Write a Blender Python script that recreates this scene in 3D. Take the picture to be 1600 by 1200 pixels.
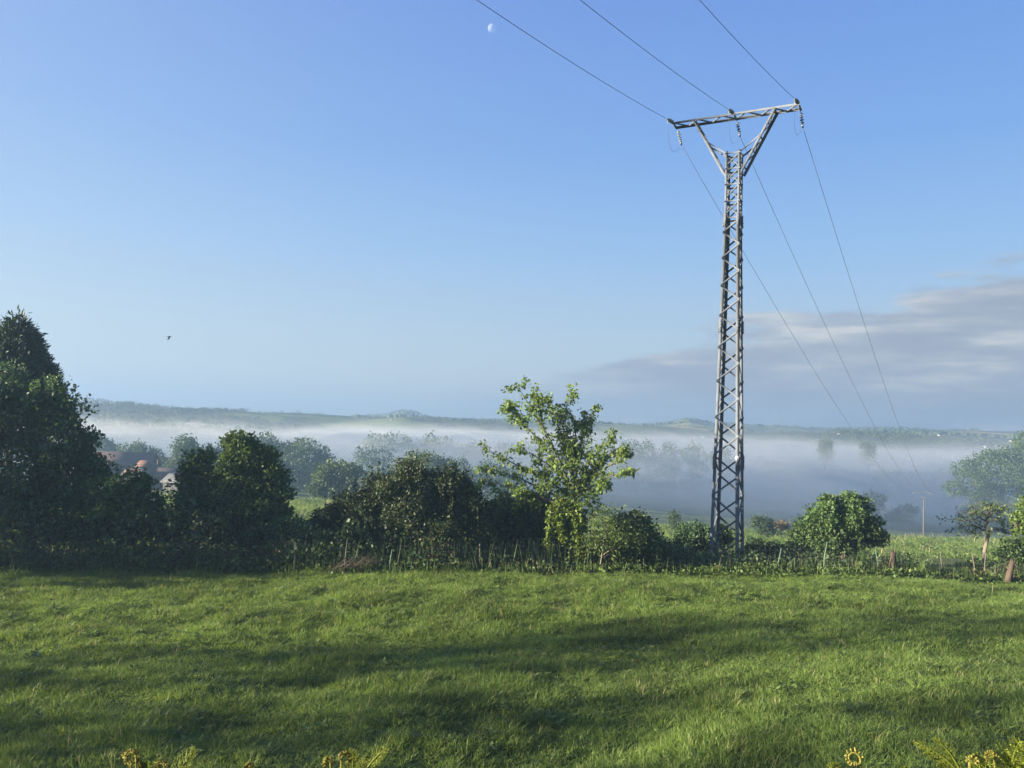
import bpy, math, random
import numpy as np
from mathutils import Matrix, Vector

for o in list(bpy.data.objects):
    bpy.data.objects.remove(o)
scene = bpy.context.scene
COL = scene.collection
R = math.radians

# ------------------------------------------------------------------ camera
F = 1202.0                      # focal length in pixels of a 1600 wide picture
CAMZ = 4.45
PITCH, ROLL = 0.05581, 0.03487
cam_d = bpy.data.cameras.new('camera')
cam = bpy.data.objects.new('camera', cam_d)
COL.objects.link(cam)
cam_d.sensor_fit = 'HORIZONTAL'
cam_d.sensor_width = 36.0
cam_d.lens = 36.0 * F / 1600.0
cam_d.clip_start = 0.05
cam_d.clip_end = 60000.0
cam.matrix_world = (Matrix.Translation((0, 0, CAMZ)) @ Matrix.Rotation(math.pi / 2 + PITCH, 4, 'X')
                    @ Matrix.Rotation(ROLL, 4, 'Z'))
scene.camera = cam

# ------------------------------------------------------------------ light
SUN_AZ = R(-104.0)              # measured from +Y towards +X
SUN_EL = R(13.0)
SUN_STRENGTH, SKY_STRENGTH, EXPOSURE = 5.0, 0.10, 2.6
HAZE_DENSITY = 0.00018
MIST_DENSITY = 0.0017
world = bpy.data.worlds.new('World')
scene.world = world
world.use_nodes = True
wt = world.node_tree
wt.nodes.clear()


def N(t, kind, **kw):
    n = t.nodes.new(kind)
    for k, v in kw.items():
        if k == 'inp':
            for a, b in v.items():
                n.inputs[a].default_value = b
        else:
            setattr(n, k, v)
    return n


def M2(t, op, a, b=None, c=None, clamp=False):
    n = t.nodes.new('ShaderNodeMath')
    n.operation = op
    n.use_clamp = clamp
    for i, v in enumerate((a, b, c)):
        if v is None:
            continue
        if isinstance(v, (int, float)):
            n.inputs[i].default_value = v
        else:
            t.links.new(v, n.inputs[i])
    return n.outputs[0]


def mixc(t, fac, a, b, blend='MIX'):
    n = t.nodes.new('ShaderNodeMix')
    n.data_type = 'RGBA'
    n.blend_type = blend
    for sock, v in ((n.inputs[0], fac), (n.inputs[6], a), (n.inputs[7], b)):
        if isinstance(v, (int, float)):
            sock.default_value = v
        elif isinstance(v, tuple):
            sock.default_value = v if len(v) == 4 else v + (1.0,)
        else:
            t.links.new(v, sock)
    return n.outputs[2]


def ramp(t, fac, stops, interp='LINEAR'):
    n = t.nodes.new('ShaderNodeValToRGB')
    cr = n.color_ramp
    cr.interpolation = interp
    while len(cr.elements) < len(stops):
        cr.elements.new(0.5)
    for e, (p, c) in zip(cr.elements, stops):
        e.position = p
        e.color = c if len(c) == 4 else tuple(c) + (1.0,)
    t.links.new(fac, n.inputs[0])
    return n.outputs[0]


sky = N(wt, 'ShaderNodeTexSky')
sky.sky_type = 'NISHITA'
sky.sun_disc = False
sky.sun_elevation = SUN_EL
sky.sun_rotation = SUN_AZ
sky.altitude = 400
sky.air_density = 1.0
sky.dust_density = 0.6
sky.ozone_density = 3.0
# a bank of stratus low in the sky, given by direction (azimuth, elevation)
tc = N(wt, 'ShaderNodeTexCoord')
sep = N(wt, 'ShaderNodeSeparateXYZ')
wt.links.new(tc.outputs['Generated'], sep.inputs[0])
az = M2(wt, 'MULTIPLY', M2(wt, 'ARCTAN2', sep.outputs[0], sep.outputs[1]), 57.2958)
el = M2(wt, 'MULTIPLY', M2(wt, 'ARCSINE', sep.outputs[2]), 57.2958)


def cloud_noise(sx, sy, scale, detail, rough, off):
    cb = N(wt, 'ShaderNodeCombineXYZ')
    wt.links.new(M2(wt, 'MULTIPLY', az, sx), cb.inputs[0])
    wt.links.new(M2(wt, 'MULTIPLY', el, sy), cb.inputs[1])
    cb.inputs[2].default_value = off
    nz = N(wt, 'ShaderNodeTexNoise', inp={'Scale': scale, 'Detail': detail, 'Roughness': rough})
    wt.links.new(cb.outputs[0], nz.inputs['Vector'])
    return nz.outputs['Fac']


mr = N(wt, 'ShaderNodeMapRange', inp={'From Min': -2.0, 'From Max': 38.0})
mr.clamp = True
wt.links.new(az, mr.inputs[0])
topc = ramp(wt, mr.outputs[0], [(0.0, (0.20,) * 3), (0.10, (0.24,) * 3), (0.20, (0.28,) * 3), (0.425, (0.44,) * 3), (0.55, (0.52,) * 3), (0.80, (0.58,) * 3), (0.9, (0.62,) * 3), (1.0, (0.70,) * 3)])
top_deg = M2(wt, 'MULTIPLY', topc, 17.5)
n_edge = cloud_noise(0.11, 0.55, 1.0, 8.0, 0.6, 3.1)
edge = M2(wt, 'ADD', M2(wt, 'SUBTRACT', top_deg, el), M2(wt, 'MULTIPLY', M2(wt, 'SUBTRACT', n_edge, 0.5), 8.0))
cover = N(wt, 'ShaderNodeMapRange', inp={'From Min': -0.3, 'From Max': 1.3})
cover.interpolation_type = 'SMOOTHSTEP'
wt.links.new(edge, cover.inputs[0])
n_thin = cloud_noise(0.055, 0.55, 1.0, 5.0, 0.6, 9.7)
thin = N(wt, 'ShaderNodeMapRange', inp={'From Min': 0.30, 'From Max': 0.56, 'To Min': 0.72, 'To Max': 0.98})
wt.links.new(n_thin, thin.inputs[0])
right_side = N(wt, 'ShaderNodeMapRange', inp={'From Min': -6.0, 'From Max': 9.0})
wt.links.new(az, right_side.inputs[0])
cfac = M2(wt, 'MULTIPLY', M2(wt, 'MULTIPLY', cover.outputs[0], thin.outputs[0]), right_side.outputs[0])
n_body = cloud_noise(0.12, 0.75, 1.0, 8.0, 0.60, 21.3)
K = SKY_STRENGTH * 2.0 ** EXPOSURE


def srgb(r, g, b, k=1.0):
    """A display colour as sky radiance at the chosen exposure."""
    return tuple((c / 255.0 / 12.92 if c <= 10 else ((c / 255.0 + 0.055) / 1.055) ** 2.4) * k / K for c in (r, g, b))


# the clear sky: Nishita, evened out by a broad gradient from pale horizon to blue zenith
el01 = N(wt, 'ShaderNodeMapRange', inp={'From Min': 0.0, 'From Max': 90.0})
wt.links.new(el, el01.inputs[0])
grad = ramp(wt, el01.outputs[0], [(0.0, srgb(192, 199, 201)), (0.035, srgb(202, 213, 217)), (0.075, srgb(182, 205, 222)), (0.14, srgb(149, 190, 234)), (0.22, srgb(119, 167, 231)), (0.36, srgb(93, 139, 221)), (0.6, srgb(78, 122, 204)), (1.0, srgb(62, 104, 188))])
base_sky = mixc(wt, 0.05, grad, sky.outputs[0])
sdot = N(wt, 'ShaderNodeVectorMath', operation='DOT_PRODUCT')
wt.links.new(tc.outputs['Generated'], sdot.inputs[0])
sdot.inputs[1].default_value = (math.sin(SUN_AZ) * math.cos(SUN_EL), math.cos(SUN_AZ) * math.cos(SUN_EL), math.sin(SUN_EL))
glow = M2(wt, 'MULTIPLY', M2(wt, 'POWER', M2(wt, 'MULTIPLY', M2(wt, 'ADD', sdot.outputs['Value'], 1.0), 0.5), 2.6), 0.30)
base_sky = mixc(wt, glow, base_sky, srgb(255, 250, 236))
cloud_col = ramp(wt, n_body, [(0.36, srgb(164, 173, 189)), (0.48, srgb(174, 182, 195)), (0.56, srgb(190, 196, 203)), (0.68, srgb(228, 227, 222))])
sky_c = mixc(wt, cfac, base_sky, cloud_col)
# a bright low bank just over the hills at the right
n_low = cloud_noise(0.9, 0.3, 1.0, 4.0, 0.5, 5.5)
low_top = M2(wt, 'ADD', 0.92, M2(wt, 'MULTIPLY', n_low, 0.75))
low = N(wt, 'ShaderNodeMapRange', inp={'From Min': 0.0, 'From Max': 0.12})
wt.links.new(M2(wt, 'SUBTRACT', low_top, el), low.inputs[0])
low_az = N(wt, 'ShaderNodeMapRange', inp={'From Min': 29.0, 'From Max': 31.5})
wt.links.new(az, low_az.inputs[0])
sky_c = mixc(wt, M2(wt, 'MULTIPLY', low.outputs[0], low_az.outputs[0]), sky_c, srgb(250, 247, 242, 1.25))
bg = N(wt, 'ShaderNodeBackground', inp={'Strength': SKY_STRENGTH})
wo = N(wt, 'ShaderNodeOutputWorld')
wt.links.new(sky_c, bg.inputs[0])
wt.links.new(bg.outputs[0], wo.inputs[0])

sun_d = bpy.data.lights.new('sun', 'SUN')
sun_d.energy = SUN_STRENGTH
sun_d.angle = R(0.55)
sun_d.color = (1.0, 0.89, 0.70)
sun = bpy.data.objects.new('sun', sun_d)
COL.objects.link(sun)
sdir = Vector((math.sin(SUN_AZ) * math.cos(SUN_EL), math.cos(SUN_AZ) * math.cos(SUN_EL), math.sin(SUN_EL)))
sun.rotation_euler = sdir.to_track_quat('Z', 'Y').to_euler()
sun.location = sdir * 100

scene.view_settings.view_transform = 'Standard'
scene.view_settings.look = 'None'
scene.view_settings.gamma = 1.0
scene.view_settings.exposure = EXPOSURE
scene.view_settings.use_curve_mapping = False
cy = scene.cycles
cy.max_bounces = 8
cy.diffuse_bounces = 3
cy.glossy_bounces = 2
cy.transmission_bounces = 4
cy.transparent_max_bounces = 8
cy.volume_bounces = 5
cy.use_denoising = True

# ------------------------------------------------------------------ helpers
rng = np.random.default_rng(7)


def W(px, py, y):
    """World point on the sight line through pixel (px, py) of the 1600x1200 photograph, at world depth y."""
    a, b = px - 800.0, py - 600.0
    cr, sr = math.cos(ROLL), math.sin(ROLL)
    X = cr * a + sr * b
    Yi = -sr * a + cr * b
    d = np.array([X / F, 1.0, -Yi / F])
    c, s = math.cos(PITCH), math.sin(PITCH)
    v = np.array([d[0], d[1] * c - d[2] * s, d[1] * s + d[2] * c])
    v = v / v[1] * y
    return np.array([v[0], v[1], v[2] + CAMZ])


def hash2(ix, iy, seed):
    h = (ix.astype(np.int64) * 374761393 + iy.astype(np.int64) * 668265263 + seed * 974634777) & 0x7fffffff
    h = ((h ^ (h >> 13)) * 1274126177) & 0x7fffffff
    h = (h ^ (h >> 16)) & 0xffff
    return h / 65535.0


def vnoise(x, y, seed=0):
    x = np.asarray(x, float); y = np.asarray(y, float)
    ix = np.floor(x); iy = np.floor(y)
    fx = x - ix; fy = y - iy
    fx = fx * fx * fx * (fx * (fx * 6 - 15) + 10); fy = fy * fy * fy * (fy * (fy * 6 - 15) + 10)
    a = hash2(ix, iy, seed); b = hash2(ix + 1, iy, seed)
    c = hash2(ix, iy + 1, seed); d = hash2(ix + 1, iy + 1, seed)
    return (a * (1 - fx) + b * fx) * (1 - fy) + (c * (1 - fx) + d * fx) * fy - 0.5


def fbm(x, y, seed=0, oct=4, gain=0.5):
    s = 0; a = 1.0
    for k in range(oct):
        s = s + a * vnoise(x * 2 ** k + 13.7 * k, y * 2 ** k - 7.1 * k, seed + k)
        a *= gain
    return s


def sstep(a, b, x):
    t = np.clip((x - a) / (b - a), 0, 1)
    return t * t * (3 - 2 * t)


# skyline of the farthest ridge: pixel column -> pixel row
SKY_PX = np.array([-400, -100, 100, 150, 200, 300, 400, 480, 540, 600, 632, 680, 740, 800, 900, 1000, 1030, 1075, 1115, 1180, 1250, 1400, 1500, 1600, 1800, 2200])
SKY_PY = np.array([612, 618, 624, 625, 630, 641, 647, 649, 652, 648, 641, 652, 659, 662, 661, 663, 663, 655, 664, 668, 670, 671, 673, 675, 679, 690])
_az, _tan = [], []
for a_, b_ in zip(SKY_PX, SKY_PY):
    w_ = W(a_, b_, 1000.0)
    _az.append(math.atan2(w_[0], w_[1])); _tan.append((w_[2] - CAMZ) / math.hypot(w_[0], w_[1]))
_az = np.array(_az); _tan = np.array(_tan)
RIDGE = 6200.0


def hedge_y(x):
    return 23.2 + 0.105 * np.asarray(x, float) + 0.25 * np.sin(np.asarray(x, float) * 0.5)


def hgt(x, y):
    x = np.asarray(x, float); y = np.asarray(y, float)
    r = np.hypot(x, y); a = np.arctan2(x, y)
    s = y - hedge_y(np.clip(x, -60, 60))
    z = fbm(x * 0.11, y * 0.13, 3, 3) * 0.55 + fbm(x * 0.55 + 5, y * 0.75, 11, 3) * 0.12
    z = z * (1 - 0.55 * sstep(-4, 2, s))
    bank = 2.9 * (1 - sstep(1.0, 6.2, np.where(y > 0, r, 0)))
    z = z * sstep(3, 8, r) + bank
    sl = np.interp(a, [-0.7, -0.45, -0.1, 0.25, 0.5, 0.8], [0.068, 0.075, 0.098, 0.130, 0.142, 0.142])
    sp = np.clip(s - 1.0, 0, None)
    valley = -sl * 350 * (1 - np.exp(-sp / 350.0)) * (1 - np.exp(-sp / 14.0) * 0.5)
    valley = valley + sstep(30, 120, r) * fbm(x / 60, y / 70, 31, 3) * 1.6 + sstep(20, 45, r) * fbm(x / 9, y / 9, 35, 3) * 0.35
    tn = np.interp(a, _az, _tan)
    zc = CAMZ + tn * RIDGE
    t = np.clip((r - 900) / (RIDGE - 900), 0, 1)
    far = zc * t ** 1.45 + fbm(x / 700.0, y / 900.0, 51, 4) * 40 * sstep(800, 2000, r) * (1 - sstep(4600, 6000, r))
    z = z * (1 - sstep(60, 300, r)) + valley * (1 - sstep(800, 2300, r)) + np.where(r > 900, far, 0)
    z = z - 0.06 * np.clip(r - RIDGE, 0, None)
    return z


def hit(px, py, near=30.0, far_=7000.0):
    """First point of the ground on the sight line through a pixel of the photograph."""
    y = near
    last = None
    while y < far_:
        p = W(px, py, y)
        if p[2] <= float(hgt(p[0], p[1])):
            return p
        last = p
        y *= 1.01
    return last


def on(px, y):
    """Ground point in pixel column px (taken near the horizon) at depth y."""
    p = W(px, 700, y)
    for _ in range(3):
        z = float(hgt(p[0], y))
        # the camera is rolled: move the column with the row
        k = (CAMZ - z) / y * F
        p = W(px, 667 + (px - 800) * math.tan(ROLL) + k, y)
    return np.array([p[0], y, float(hgt(p[0], y))])


class MB:
    """Collects vertices and quads/triangles of ONE mesh."""

    def __init__(s):
        s.v = []; s.n = 0; s.q = []; s.t = []

    def add(s, v, q=None, t=None):
        v = np.asarray(v, float).reshape(-1, 3)
        if q is not None and len(q):
            s.q.append(np.asarray(q, np.int64) + s.n)
        if t is not None and len(t):
            s.t.append(np.asarray(t, np.int64) + s.n)
        s.v.append(v); s.n += len(v)

    def tube(s, pts, rad, sides=6, cap=True, wob=0.0):
        pts = np.asarray(pts, float); k = len(pts)
        rad = np.broadcast_to(np.asarray(rad, float), (k,))
        tg = np.gradient(pts, axis=0)
        tg /= np.linalg.norm(tg, axis=1, keepdims=True) + 1e-9
        ref = np.array([0.0, 0, 1]) if abs(tg[:, 2]).mean() < 0.8 else np.array([1.0, 0, 0])
        a = np.cross(tg, ref); a /= np.linalg.norm(a, axis=1, keepdims=True) + 1e-9
        b = np.cross(tg, a)
        th = np.arange(sides) * 2 * math.pi / sides
        rr = rad[:, None] * (1 + wob * (rng.random((k, sides)) - 0.5))
        v = pts[:, None, :] + rr[..., None] * (np.cos(th)[None, :, None] * a[:, None, :] + np.sin(th)[None, :, None] * b[:, None, :])
        i = np.arange(k - 1)[:, None] * sides; j = np.arange(sides)[None, :]; j2 = (j + 1) % sides
        q = np.stack([i + j, i + j2, i + sides + j2, i + sides + j], -1).reshape(-1, 4)
        v = v.reshape(-1, 3)
        t = None
        if cap:
            v = np.vstack([v, pts[0], pts[-1]])
            c0, c1 = len(v) - 2, len(v) - 1
            jj = np.arange(sides); jn = (jj + 1) % sides
            t = np.vstack([np.stack([jn, jj, np.full(sides, c0)], 1),
                           np.stack([jj + (k - 1) * sides, jn + (k - 1) * sides, np.full(sides, c1)], 1)])
        s.add(v, q, t)

    def box(s, c, ax, ay, az_):
        c = np.asarray(c, float); ax = np.asarray(ax, float); ay = np.asarray(ay, float); az_ = np.asarray(az_, float)
        v = [c + sx * ax + sy * ay + sz * az_ for sz in (-1, 1) for sy in (-1, 1) for sx in (-1, 1)]
        q = [(0, 2, 3, 1), (4, 5, 7, 6), (0, 1, 5, 4), (2, 6, 7, 3), (0, 4, 6, 2), (1, 3, 7, 5)]
        s.add(v, q)

    def angle(s, p, q, width, thick, n1, n2):
        """Steel angle from p to q, its two flanges along n1 and n2."""
        p = np.asarray(p, float); q = np.asarray(q, float)
        n1 = np.asarray(n1, float); n2 = np.asarray(n2, float)
        pr = [(0, 0), (width, 0), (width, thick), (thick, thick), (thick, width), (0, width)]
        v = [e + n1 * a + n2 * b for e in (p, q) for a, b in pr]
        qd = [(i, (i + 1) % 6, 6 + (i + 1) % 6, 6 + i) for i in range(6)]
        qd += [(0, 1, 2, 3), (0, 3, 4, 5), (6, 9, 8, 7), (6, 11, 10, 9)]
        s.add(v, qd)

    def lathe(s, c, axis, prof, sides=10):
        axis = np.asarray(axis, float); axis = axis / np.linalg.norm(axis)
        pts = np.array([np.asarray(c) + axis * h for h, r in prof])
        rad = np.array([max(r, 1e-4) for h, r in prof])
        ref = np.array([0, 0, 1.0]) if abs(axis[2]) < 0.8 else np.array([1.0, 0, 0])
        a = np.cross(axis, ref); a /= np.linalg.norm(a); b = np.cross(axis, a)
        th = np.arange(sides) * 2 * math.pi / sides
        v = pts[:, None, :] + rad[:, None, None] * (np.cos(th)[None, :, None] * a + np.sin(th)[None, :, None] * b)
        k = len(pts)
        i = np.arange(k - 1)[:, None] * sides; j = np.arange(sides)[None, :]; j2 = (j + 1) % sides
        q = np.stack([i + j, i + j2, i + sides + j2, i + sides + j], -1).reshape(-1, 4)
        s.add(v.reshape(-1, 3), q)

    def leaves(s, P, A, Nn, L, Wd, fold=0.15):
        """Pointed leaves: base P, long axis A, normal Nn, length L, half width Wd."""
        B = np.cross(A, Nn); B /= np.linalg.norm(B, axis=1, keepdims=True) + 1e-9
        L = np.broadcast_to(L, (len(P),))[:, None]; Wd = np.broadcast_to(Wd, (len(P),))[:, None]
        mid = P + A * L * 0.45 + Nn * Wd * fold
        v = np.stack([P, mid + B * Wd, P + A * L, mid - B * Wd], 1).reshape(-1, 3)
        q = np.arange(len(P) * 4).reshape(-1, 4)
        s.add(v, q)

    def mesh(s, name, smooth=False):
        v = np.vstack(s.v) if s.v else np.zeros((0, 3))
        q = np.vstack(s.q) if s.q else np.zeros((0, 4), np.int64)
        t = np.vstack(s.t) if s.t else np.zeros((0, 3), np.int64)
        me = bpy.data.meshes.new(name)
        me.vertices.add(len(v)); me.vertices.foreach_set('co', v.astype(np.float32).ravel())
        me.loops.add(len(q) * 4 + len(t) * 3)
        me.loops.foreach_set('vertex_index', np.concatenate([q.ravel(), t.ravel()]).astype(np.int32))
        me.polygons.add(len(q) + len(t))
        st = np.concatenate([np.arange(len(q)) * 4, len(q) * 4 + np.arange(len(t)) * 3]).astype(np.int32)
        me.polygons.foreach_set('loop_start', st)
        if smooth:
            me.polygons.foreach_set('use_smooth', np.ones(len(q) + len(t), bool))
        me.update(calc_edges=True)
        return me

    def build(s, name, m, parent=None, smooth=False, origin=None):
        if origin is not None:
            s.v = [np.vstack(s.v) - np.asarray(origin)] if s.v else s.v
        me = s.mesh(name, smooth)
        if m is not None:
            me.materials.append(m)
        o = bpy.data.objects.new(name, me)
        COL.objects.link(o)
        if origin is not None:
            o.location = [float(c) for c in origin]
        if parent is not None:
            o.parent = parent
            if origin is None:
                o.matrix_parent_inverse = parent_inv(parent)
        return o


def parent_inv(p):
    m = Matrix.Identity(4)
    while p is not None:
        m = Matrix.Translation(p.location) @ p.rotation_euler.to_matrix().to_4x4() @ m if p.parent is None else m
        p = p.parent
    return m.inverted()


def tag(o, label=None, cat=None, group=None, kind=None):
    if label: o['label'] = label
    if cat: o['category'] = cat
    if group: o['group'] = group
    if kind: o['kind'] = kind
    return o


def thing(name, loc, label, cat, group=None):
    o = bpy.data.objects.new(name, None)
    COL.objects.link(o)
    o.location = [float(c) for c in loc]
    o.empty_display_size = 0.3
    return tag(o, label, cat, group)


# ------------------------------------------------------------------ materials
def new_mat(name):
    m = bpy.data.materials.new(name)
    m.use_nodes = True
    m.node_tree.nodes.clear()
    return m, m.node_tree


def finish(t, shader, disp=None):
    o = N(t, 'ShaderNodeOutputMaterial')
    t.links.new(shader, o.inputs[0])


def leaf_mat(name, c0, c1, c2, trans=0.35, nscale=0.8, rough=0.55, spec=0.25):
    m, t = new_mat(name)
    g = N(t, 'ShaderNodeNewGeometry')
    col = ramp(t, g.outputs['Random Per Island'], [(0.0, c0), (0.55, c1), (1.0, c2)])
    nz = N(t, 'ShaderNodeTexNoise', inp={'Scale': nscale, 'Detail': 3.0})
    t.links.new(g.outputs['Position'], nz.inputs['Vector'])
    var = N(t, 'ShaderNodeMapRange', inp={'From Min': 0.3, 'From Max': 0.7, 'To Min': 0.7, 'To Max': 1.3})
    t.links.new(nz.outputs['Fac'], var.inputs[0])
    hs = N(t, 'ShaderNodeHueSaturation')
    t.links.new(var.outputs[0], hs.inputs['Value'])
    t.links.new(col, hs.inputs['Color'])
    p = N(t, 'ShaderNodeBsdfPrincipled', inp={'Roughness': rough, 'Specular IOR Level': spec})
    t.links.new(hs.outputs[0], p.inputs['Base Color'])
    tr = N(t, 'ShaderNodeBsdfTranslucent')
    tcol = mixc(t, 1.0, hs.outputs[0], (1.25, 1.2, 0.55, 1), 'MULTIPLY')
    t.links.new(tcol, tr.inputs[0])
    mx = N(t, 'ShaderNodeMixShader', inp={0: trans})
    t.links.new(p.outputs[0], mx.inputs[1]); t.links.new(tr.outputs[0], mx.inputs[2])
    finish(t, mx.outputs[0])
    return m


def rough_mat(name, c0, c1, scale=8.0, rough=0.85, bump=0.3, stretch=(1, 1, 1), metal=0.0, detail=5.0, spec=0.3):
    m, t = new_mat(name)
    tcn = N(t, 'ShaderNodeTexCoord')
    mp = N(t, 'ShaderNodeMapping', inp={'Scale': stretch})
    t.links.new(tcn.outputs['Object'], mp.inputs[0])
    nz = N(t, 'ShaderNodeTexNoise', inp={'Scale': scale, 'Detail': detail, 'Roughness': 0.6})
    t.links.new(mp.outputs[0], nz.inputs['Vector'])
    col = ramp(t, nz.outputs['Fac'], [(0.3, c0), (0.7, c1)])
    p = N(t, 'ShaderNodeBsdfPrincipled', inp={'Roughness': rough, 'Metallic': metal, 'Specular IOR Level': spec})
    t.links.new(col, p.inputs['Base Color'])
    if bump:
        b = N(t, 'ShaderNodeBump', inp={'Strength': bump, 'Distance': 0.02})
        t.links.new(nz.outputs['Fac'], b.inputs['Height'])
        t.links.new(b.outputs[0], p.inputs['Normal'])
    finish(t, p.outputs[0])
    return m


MAT = {}
MAT['dark_leaf'] = leaf_mat('dark_leaf', (0.036, 0.066, 0.034), (0.054, 0.096, 0.042), (0.082, 0.126, 0.048), 0.28)
MAT['conifer'] = leaf_mat('conifer_needles', (0.022, 0.042, 0.030), (0.032, 0.058, 0.038), (0.046, 0.072, 0.040), 0.15)
MAT['oak_leaf'] = leaf_mat('oak_leaf', (0.046, 0.082, 0.028), (0.066, 0.112, 0.036), (0.100, 0.148, 0.046), 0.33)
MAT['laurel_leaf'] = leaf_mat('laurel_leaf', (0.026, 0.043, 0.018), (0.036, 0.056, 0.022), (0.062, 0.070, 0.028), 0.22, 1.6)
MAT['cherry_leaf'] = leaf_mat('cherry_leaf', (0.075, 0.125, 0.026), (0.110, 0.170, 0.036), (0.165, 0.215, 0.055), 0.38)
MAT['ivy_leaf'] = leaf_mat('ivy_leaf', (0.070, 0.110, 0.018), (0.105, 0.150, 0.026), (0.150, 0.190, 0.035), 0.35)
MAT['willow_leaf'] = leaf_mat('willow_leaf', (0.050, 0.085, 0.024), (0.075, 0.115, 0.032), (0.110, 0.140, 0.040), 0.35)
MAT['bramble_leaf'] = leaf_mat('bramble_leaf', (0.044, 0.074, 0.036), (0.068, 0.104, 0.046), (0.104, 0.138, 0.056), 0.32, 1.2)
MAT['weed_leaf'] = leaf_mat('weed_leaf', (0.050, 0.085, 0.020), (0.080, 0.125, 0.030), (0.120, 0.165, 0.045), 0.35, 1.5)
MAT['dry_leaf'] = leaf_mat('dry_leaf', (0.070, 0.050, 0.026), (0.110, 0.080, 0.040), (0.150, 0.120, 0.050), 0.2, 1.5)
MAT['far_leaf'] = leaf_mat('far_leaf', (0.042, 0.068, 0.024), (0.052, 0.080, 0.028), (0.068, 0.096, 0.034), 0.25, 0.15)
MAT['elder_flower'] = leaf_mat('elder_flower', (0.55, 0.55, 0.42), (0.62, 0.62, 0.48), (0.7, 0.7, 0.55), 0.3)
MAT['fern_leaf'] = leaf_mat('fern_leaf', (0.115, 0.155, 0.020), (0.165, 0.20, 0.028), (0.23, 0.25, 0.040), 0.42, 6.0)
MAT['fern_tip'] = leaf_mat('fern_tip', (0.15, 0.15, 0.03), (0.215, 0.20, 0.042), (0.28, 0.24, 0.058), 0.3, 8.0)
MAT['grass'] = leaf_mat('grass_blade', (0.086, 0.150, 0.028), (0.140, 0.208, 0.047), (0.215, 0.265, 0.084), 0.42, 0.45, 0.5, 0.25)
MAT['dry_grass'] = leaf_mat('dry_grass', (0.22, 0.20, 0.10), (0.30, 0.27, 0.14), (0.38, 0.34, 0.18), 0.3)
MAT['bark'] = rough_mat('bark', (0.055, 0.045, 0.036), (0.13, 0.11, 0.09), 14, 0.9, 0.6, (1, 1, 0.35))
MAT['pale_bark'] = rough_mat('pale_bark', (0.11, 0.09, 0.068), (0.22, 0.19, 0.145), 12, 0.85, 0.5, (1, 1, 0.4))
MAT['rust_wood'] = rough_mat('rust_wood', (0.034, 0.026, 0.020), (0.095, 0.066, 0.047), 9, 0.9, 0.7, (1, 1, 0.3))
MAT['dry_stem'] = rough_mat('dry_stem', (0.035, 0.026, 0.02), (0.095, 0.075, 0.055), 6, 0.9, 0.0)
MAT['steel'] = rough_mat('galvanised_steel', (0.066, 0.075, 0.090), (0.106, 0.117, 0.135), 3.0, 0.7, 0.05, metal=0.0, spec=0.3)
MAT['bolt'] = rough_mat('bolt_steel', (0.12, 0.12, 0.12), (0.2, 0.2, 0.2), 20, 0.5, 0.0, metal=0.6)
MAT['wire'] = rough_mat('cable_aluminium', (0.16, 0.17, 0.19), (0.22, 0.23, 0.25), 5, 0.5, 0.0, metal=0.5)
MAT['glass_disc'] = rough_mat('insulator_glass', (0.085, 0.10, 0.10), (0.14, 0.16, 0.155), 6, 0.12, 0.0, spec=0.8)
MAT['white_plate'] = rough_mat('white_plate', (0.40, 0.395, 0.37), (0.48, 0.47, 0.45), 6, 0.4, 0.0)
MAT['post_green'] = rough_mat('green_post_paint', (0.06, 0.10, 0.06), (0.10, 0.15, 0.095), 10, 0.6, 0.1)
MAT['post_wood'] = rough_mat('post_wood', (0.085, 0.072, 0.055), (0.16, 0.138, 0.105), 10, 0.9, 0.4, (1, 1, 0.2))
MAT['fence_wire'] = rough_mat('fence_wire', (0.08, 0.10, 0.085), (0.14, 0.16, 0.135), 10, 0.5, 0.0, metal=0.4)
MAT['soil'] = rough_mat('soil', (0.035, 0.022, 0.015), (0.09, 0.058, 0.038), 6, 0.95, 0.6)
MAT['barn_wall'] = rough_mat('barn_wall', (0.042, 0.041, 0.041), (0.064, 0.062, 0.061), 0.6, 0.9, 0.1)
MAT['white_wall'] = rough_mat('white_wall', (0.48, 0.47, 0.45), (0.60, 0.59, 0.56), 0.4, 0.85, 0.1)
MAT['barn_roof'] = rough_mat('barn_roof', (0.085, 0.052, 0.042), (0.13, 0.080, 0.062), 0.9, 0.85, 0.2)
MAT['tile_roof'] = rough_mat('tile_roof', (0.11, 0.055, 0.034), (0.155, 0.08, 0.05), 1.2, 0.8, 0.2)
MAT['slate_roof'] = rough_mat('slate_roof', (0.06, 0.058, 0.06), (0.10, 0.097, 0.097), 1.0, 0.7, 0.2)
MAT['window_dark'] = rough_mat('window_glass', (0.02, 0.025, 0.03), (0.05, 0.055, 0.06), 1.0, 0.1, 0.0, spec=0.6)
MAT['bird'] = rough_mat('bird_feathers', (0.022, 0.022, 0.028), (0.05, 0.05, 0.06), 20, 0.7, 0.0)
MAT['far_wood'] = leaf_mat('far_wood', (0.028, 0.046, 0.022), (0.033, 0.053, 0.024), (0.040, 0.060, 0.026), 0.0, 0.02)

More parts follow.
